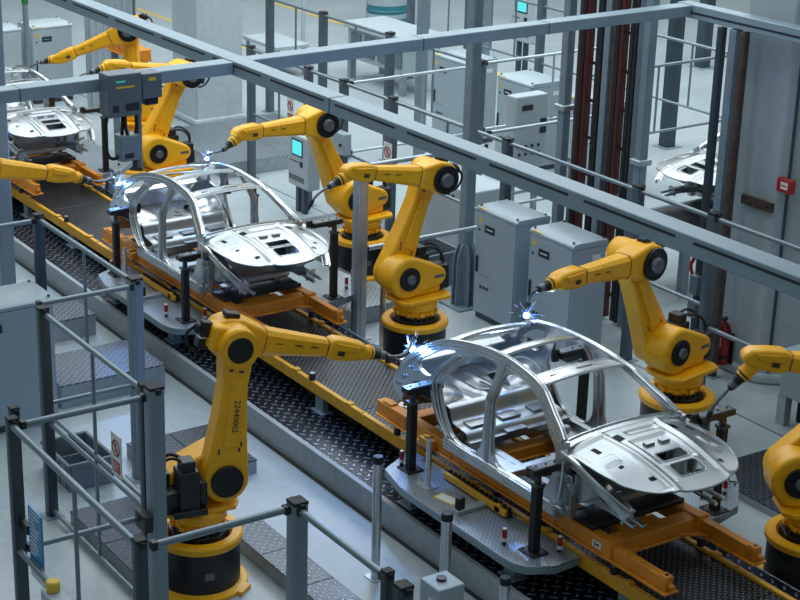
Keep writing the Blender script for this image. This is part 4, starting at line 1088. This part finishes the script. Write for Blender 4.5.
m = MB(); m.box(.10,.112,-.22,.02,2.80,2.90); m.build('plate', M['ink'], t, bevel=.004)
m = MB(); m.box(.10,.112,.2,.34,2.35,2.62); m.build('plate', M['ink'], t, bevel=.004)
for k in range(4):
    for j in range(2): m = MB(); m.cyl((.10,-.24+.14*k,2.15-.14*j),(.125,-.24+.14*k,2.15-.14*j),.026,n=10); m.build('button', M['ink'], t)
for s in (-.26,.26):
    m = MB(); m.box(-.08,.0,s-.05,s+.05,0,1.75); m.build('leg', M['alu'], t, bevel=.008)
m = MB(); m.box(-.08,.02,-.36,.36,1.25,1.31); m.build('shelf_bar', M['alu'], t, bevel=.006)

# machine table at the back
t = thing('machine_table', 'boxy white topped machine standing behind the overhead cross beam', 'machine', (-22.0,12.3,0))
m = MB(); m.box(-1.5,1.3,-.55,.75,1.35,1.50); m.build('top', M['white'], t, bevel=.02)
m = MB(); m.box(-1.4,1.2,-.45,.65,.55,1.35); m.build('housing', M['cab'], t, bevel=.02)
m = MB()
for k in range(4): m.box(-1.2+.62*k,-.75+.62*k,-.50,-.45,.7,1.25)
m.build('front_panel', M['greybox'], t, bevel=.02)
for a, b in ((-1.3,-.4),(1.1,-.4),(-1.3,.6),(1.1,.6)):
    m = MB(); m.box(a-.07,a+.07,b-.07,b+.07,0,.55); m.build('leg', M['steelpaint'], t)
t = thing('oil_drum', 'teal drum with pale bands standing at the top edge', 'drum', (-28.6,16.6,0))
m = MB(); m.lathe([(.6,0),(.62,.02),(.62,.5),(.65,.53),(.62,.56),(.62,1.1),(.65,1.13),(.62,1.16),(.62,1.68),(.58,1.7)], n=32); m.build('shell', M['teal'], t)
m = MB(); m.lathe([(.625,.30),(.625,.44)], n=32); m.lathe([(.625,.7),(.625,.95)], n=32); m.build('pale_band', M['cab'], t)
# white trolley and frames near the square column
t = thing('white_trolley', 'low white topped trolley right of the square concrete column', 'trolley', (-25.0,10.6,0))
m = MB(); m.box(-.9,.9,-.5,.5,.75,.85); m.build('top', M['white'], t, bevel=.02)
for a in (-.8,.8):
    for b in (-.4,.4): m = MB(); m.box(a-.04,a+.04,b-.04,b+.04,0,.75); m.build('leg', M['alu'], t)
m = MB(); m.box(-.8,.8,-.4,.4,.25,.30); m.build('shelf', M['greybox'], t)
t = thing('blue_rack', 'pale blue metal rack beside the square concrete column', 'rack', (-26.4,9.3,0))
m = MB(); m.box(-.5,.5,-.4,.4,1.5,1.58); m.box(-.5,.5,-.4,.4,.6,.66); m.build('shelf', M['cab'], t, bevel=.01)
for a in (-.46,.46):
    for b in (-.36,.36): m = MB(); m.box(a-.05,a+.05,b-.05,b+.05,0,1.9); m.build('upright', M['cablid'], t)
m = MB(); m.box(-.2,.2,-.15,.15,.66,1.1); m.build('dark_unit', M['black'], t, bevel=.03)
# plant on the right
t = thing('white_desk', 'low white control desk behind the centre robot elbow', 'control desk', (-10.7,6.1,0))
m = MB(); m.box(-1.0,.9,-.4,.5,0,1.25); m.build('housing', M['white'], t, bevel=.03)
for k in range(4): m = MB(); m.cyl((.0+.14*k,-.42,1.08),(.0+.14*k,-.40,1.08),.03,n=10); m.build('button', M['ink'], t)
# grey plastic crates behind the centre robot
def crate(label, x, y, z, sx, sy, h, rz=0., mat='bin'):
    t = thing('storage_crate', label, 'crate', (x, y, z), rz); w = .025
    m = MB(); m.box(-sx,sx,-sy,sy,0,.03); m.box(-sx,sx,-sy,-sy+w,.03,h); m.box(-sx,sx,sy-w,sy,.03,h); m.box(-sx,-sx+w,-sy+w,sy-w,.03,h); m.box(sx-w,sx,-sy+w,sy-w,.03,h)
    m.build('tub', M[mat], t, bevel=.008)
    m = MB(); m.box(-sx-.02,sx+.02,-sy-.02,-sy,h-.05,h); m.box(-sx-.02,sx+.02,sy,sy+.02,h-.05,h); m.box(-sx-.02,-sx,-sy,sy,h-.05,h); m.box(sx,sx+.02,-sy,sy,h-.05,h); m.build('rim', M[mat], t, bevel=.006)
    m = MB()
    for k in range(4): m.box(-sx+.1+2*(sx-.1)*k/3-.012,-sx+.1+2*(sx-.1)*k/3+.012,-sy-.015,-sy,.03,h-.05)
    m.build('rib', M[mat], t)
    m = MB(); m.box(-.006,.006,-sy+w,sy-w,.03,h*.8); m.build('divider', M[mat], t)
    return t
crate('grey divided plastic crate on the floor behind the left fence', -5.20,-4.10,0,.44,.32,.40)
crate('grey plastic crate left of the tall steel column foot', -9.3,4.45,0,.5,.38,.62)
crate('grey plastic crate nearer the second robot pedestal', -8.75,3.75,0,.36,.30,.45)

# step plates
def step(label, x0, x1, y0, y1, z, mat='step', nx=1, ny=1):
    t = thing('step_plate', label, 'step', ((x0+x1)/2,(y0+y1)/2,0)); a, b = (x1-x0)/2, (y1-y0)/2
    for i in range(nx):
        for j in range(ny):
            m = MB(); m.box(-a+2*a*i/nx+.006,-a+2*a*(i+1)/nx-.006,-b+2*b*j/ny+.006,-b+2*b*(j+1)/ny-.006,z-.02,z); m.build('tread_plate', M[mat], t, bevel=.003)
    m = MB(); m.box(-a+.008,a-.008,-b+.008,b-.008,0,z-.02); m.build('frame', M['curb'], t, bevel=.004)
    return t
step('tread plate step between the kerb and the upper left fence', -8.5,-7.3,-3.42,-1.72,.36)
step('narrow tread plate step farther left against the kerb', -10.6,-9.75,-2.6,-1.72,.36)
step('dark pair of tread plates on the floor behind the foreground robot arm', -5.4,-4.05,-3.3,-2.0,.2,'stepdark',1,2)
step('dark tread plates behind the lower left fence rails', -3.95,-1.95,-4.78,-3.95,.2,'stepdark',2,1)
step('tread plate walkway on the floor right of the foreground pedestal', -2.65,.9,-3.28,-2.80,.2,'step',4,1)
step('dark tread plates beside the right edge robot', -1.0,1.15,3.0,5.4,.12,'stepdark',2,2)
step('pale tread plate step left of the centre robot', -10.2,-7.95,1.62,3.0,.30,'deckbright',2,1)
step('pale tread plate step at the robot of the second car', -12.6,-10.95,1.62,5.2,.30,'deckbright',1,2)
step('ribbed grey step platform at the foot of the square column', -19.9,-16.6,4.4,7.6,.32,'deckbright',2,2)

# fire equipment
t = thing('fire_extinguisher', 'red fire extinguisher standing against the broad column', 'fire extinguisher', (-3.52,5.86,.15))
m = MB(); m.lathe([(.09,0),(.10,.02),(.10,.56),(.085,.63),(.035,.68),(.03,.72)], n=24); m.build('cylinder', M['red'], t)
m = MB(); m.box(-.03,.03,-.10,.03,.72,.76); m.cyl((0,0,.70),(0,0,.74),.03,n=12); m.tube(crom([(.03,-.02,.72),(.13,-.04,.60),(.14,-.04,.35)],4), .013, 8); m.build('valve', M['black'], t)
m = MB(); m.box(-.12,.12,-.12,.10,.12,.15); m.box(-.12,.12,.09,.11,.0,.5); m.build('bracket', M['black'], t, bevel=.005)
m = MB(); m.box(-.05,.05,-.106,-.10,.30,.46); m.build('label_patch', M['label'], t, bevel=.002)
def alarm(label, x, y, z, s=.14, rz=0):
    t = thing('fire_alarm_box', label, 'alarm box', (x, y, z), rz)
    m = MB(); m.box(-s,s,-.07,.03,-s*.75,s*.75); m.build('case', M['red'], t, bevel=.015)
    m = MB(); m.box(-s*.4,s*.55,-.074,-.068,-s*.35,s*.4); m.build('white_panel', M['label'], t); m = MB(); m.box(-s*.3,s*.45,-.077,-.073,-s*.05,s*.08); m.build('print', M['red'], t)
alarm('red fire alarm box on the broad right hand column', -2.75, 6.02, 3.15)
alarm('red box high on the square concrete column', -20.80, 6.35, 3.35, .16, PI/2)
t = thing('isolator_handle', 'small red isolator handle on a grey box by the right fence', 'switch', (-3.87,5.52,1.28))
m = MB(); m.box(-.08,.08,-.05,.05,-.05,.25); m.box(-.08,.08,-.05,.05,-.42,-.15); m.build('box', M['greybox'], t, bevel=.01)
m = MB(); m.tube(crom([(.0,-.08,.28),(-.03,-.10,.42),(.03,-.10,.55),(.05,-.08,.66)],4), .028, 8); m.build('handle', M['red'], t)
# posts in front of the broad column
post('dark slim post left of the broad column, before the parked car', -3.90, 5.62, 5.28, .10, 'postdark', cap=False)
post('pale slim post against the broad column', -3.68, 5.68, 5.28, .14, 'steelpaint', cap=False)
post('rust brown slim post against the broad column', -3.47, 5.64, 5.28, .10, 'rust', cap=False)
t = thing('wall_bracket', 'rusty bracket plate fixed to the broad column', 'bracket', (-3.42,6.01,2.75))
m = MB(); m.box(-.15,.45,-.03,.03,-.07,.07); m.build('plate', M['rust'], t, bevel=.004)
m = MB(); m.cyl((.36,-.035,0),(.36,-.03,0),.02,n=10); m.build('bolt', M['black'], t)
m = MB(); m.cyl((0,0,.2),(0,0,9),.025,n=10); tag(m.build('conduit_pipe', M['postdark'], None, loc=(-2.80,6.10,0)), 'thin dark conduit pipe running down the broad column', 'conduit')
t = thing('blue_cabinet', 'blue grey machine cabinet at the right edge behind the robot arm', 'cabinet', (-1.0,5.75,0))
m = MB(); m.box(-.75,1.4,-.55,.5,.45,1.15); m.build('housing', M['cab'], t, bevel=.02)
m = MB(); m.box(-.75,-.6,-.55,-.42,0,.45); m.build('leg', M['cab'], t); m = MB(); m.box(1.25,1.4,-.55,-.42,0,.45); m.build('leg', M['cab'], t); m = MB(); m.box(-.6,1.25,-.3,.45,.02,.45); m.build('dark_base', M['black'], t)
m = MB(); m.box(.0,.2,-.556,-.55,.75,.88); m.build('label_patch', M['label'], t); m = MB(); m.box(-.15,1.0,-.04,.04,1.15,1.85); m.build('blue_panel', M['blue'], t, bevel=.01)
# orange crane arm behind top left robots
t = thing('orange_gantry', 'orange beam lying on posts behind the top left robot', 'gantry', (-20.6,4.1,0))
m = MB(); m.box(-.7,1.0,-.14,.14,2.0,2.24); m.box(-.7,1.0,-.18,.18,1.97,2.0); m.build('beam', M['skid'], t, bevel=.015)
for a in (-.6,.9): m = MB(); m.box(a-.06,a+.06,-.06,.06,0,1.97); m.build('leg', M['greybox'], t)

# parked car body on the neighbouring line
for o, lb in ((car0, 'bare silver car body parked behind the slim posts at the right'),):
    c = copy_tree(o); c.location = (-6.95, 9.95, 0); c.rotation_euler.z = -PI/2; c['label'] = lb
t = thing('side_conveyor', 'dark conveyor bed under the parked car body at the right', 'conveyor', (-6.95, 10.4, .43))
m = MB(); m.box(-.6,.6,-3.4,2.55,.62,.76); m.build('bed', M['black'], t, bevel=.01)
for s in (-1,1):
    m = MB(); m.box(s*.64-.04,s*.64+.04,-3.4,2.55,.58,.76); m.build('side_rail', M['greybox'], t)
    for y in (-2.6,0,2.2): m = MB(); m.box(s*.5-.06,s*.5+.06,y-.08,y+.08,-.43,.62); m.build('leg', M['steelpaint'], t)

GROUPS = dict(welding_robot='yellow welding robots along the line', car_body='bare car bodies', transport_skid='orange skids under the car bodies',
    fixture_platform='tread plate platforms beside the car bodies', clamp_stand='black clamp stands round the car bodies', guide_post='silver tubes with black caps',
    stop_bracket='stop brackets on the left platforms', plate_sign='plate signs on the left platforms', lift_unit='lift rails beside the skids', fence_post='fence posts',
    fence_bay='fence bays of round rail', prohibition_sign='prohibition signs on the fences', steel_column='tall steel columns', control_cabinet='control cabinets',
    step_plate='tread plate steps on the floor', storage_crate='grey plastic crates', welding_arc='welding sparks', locator_pin='red and white locator pins',
    control_box='grey boxes on the cross beam', concrete_column='concrete columns', operator_panel='operator panels with teal screens', stack_light='stack lights',
    junction_box='small grey junction boxes', fire_alarm_box='red alarm boxes')
import re as _re
for o in list(COL.objects):
    if o.parent is None and 'category' in o:
        g = GROUPS.get(_re.sub(r'\.\d+$', '', o.name))
        if g: o['group'] = g

# ------------------------------------------------------------------ light
w = bpy.data.worlds.new('hall'); scene.world = w; w.use_nodes = True
nt = w.node_tree; bg = nt.nodes['Background']
tc = nt.nodes.new('ShaderNodeTexCoord'); sp = nt.nodes.new('ShaderNodeSeparateXYZ'); nt.links.new(tc.outputs['Generated'], sp.inputs[0])
rp = nt.nodes.new('ShaderNodeValToRGB'); nt.links.new(mth(nt, 'MULTIPLY_ADD', sp.outputs[2], .5, .5), rp.inputs['Fac'])
e = rp.color_ramp.elements; e[0].position = .45; e[0].color = (.10,.125,.135,1); e[1].position = .95; e[1].color = (.44,.55,.60,1)
q = rp.color_ramp.elements.new(.58); q.color = (.26,.325,.35,1)
nt.links.new(rp.outputs['Color'], bg.inputs['Color']); bg.inputs['Strength'].default_value = .60
def area_light(x, y, z, sx, sy, e, col=(.875,.96,1.), rz=0, tilt=(0,0)):  # unseen area lights added overhead for brightness and reflections in the metal
    l = bpy.data.lights.new('overhead_fill', 'AREA'); l.shape = 'RECTANGLE'; l.size = sx; l.size_y = sy; l.energy = e; l.color = col
    o = bpy.data.objects.new('overhead_fill', l); COL.objects.link(o); o.location = (x, y, z); o.rotation_euler = (tilt[0], tilt[1], rz)
K = {-32: (.30,.65,.60,.42), -24: (.30,.85,1.0,.70), -16: (.30,.80,1.20,1.20), -8: (.22,.58,.70,.80), 0: (.12,.28,.22,.30)}
for x in K:
    for y, k in zip((-8,1,10,20), K[x]): area_light(x, y, 13.5, 4.6, 7.5, 700*k)
scene.view_settings.view_transform = 'Standard'; scene.view_settings.look = 'None'
scene.view_settings.gamma = 1; scene.view_settings.use_curve_mapping = False; scene.view_settings.exposure = 0.0
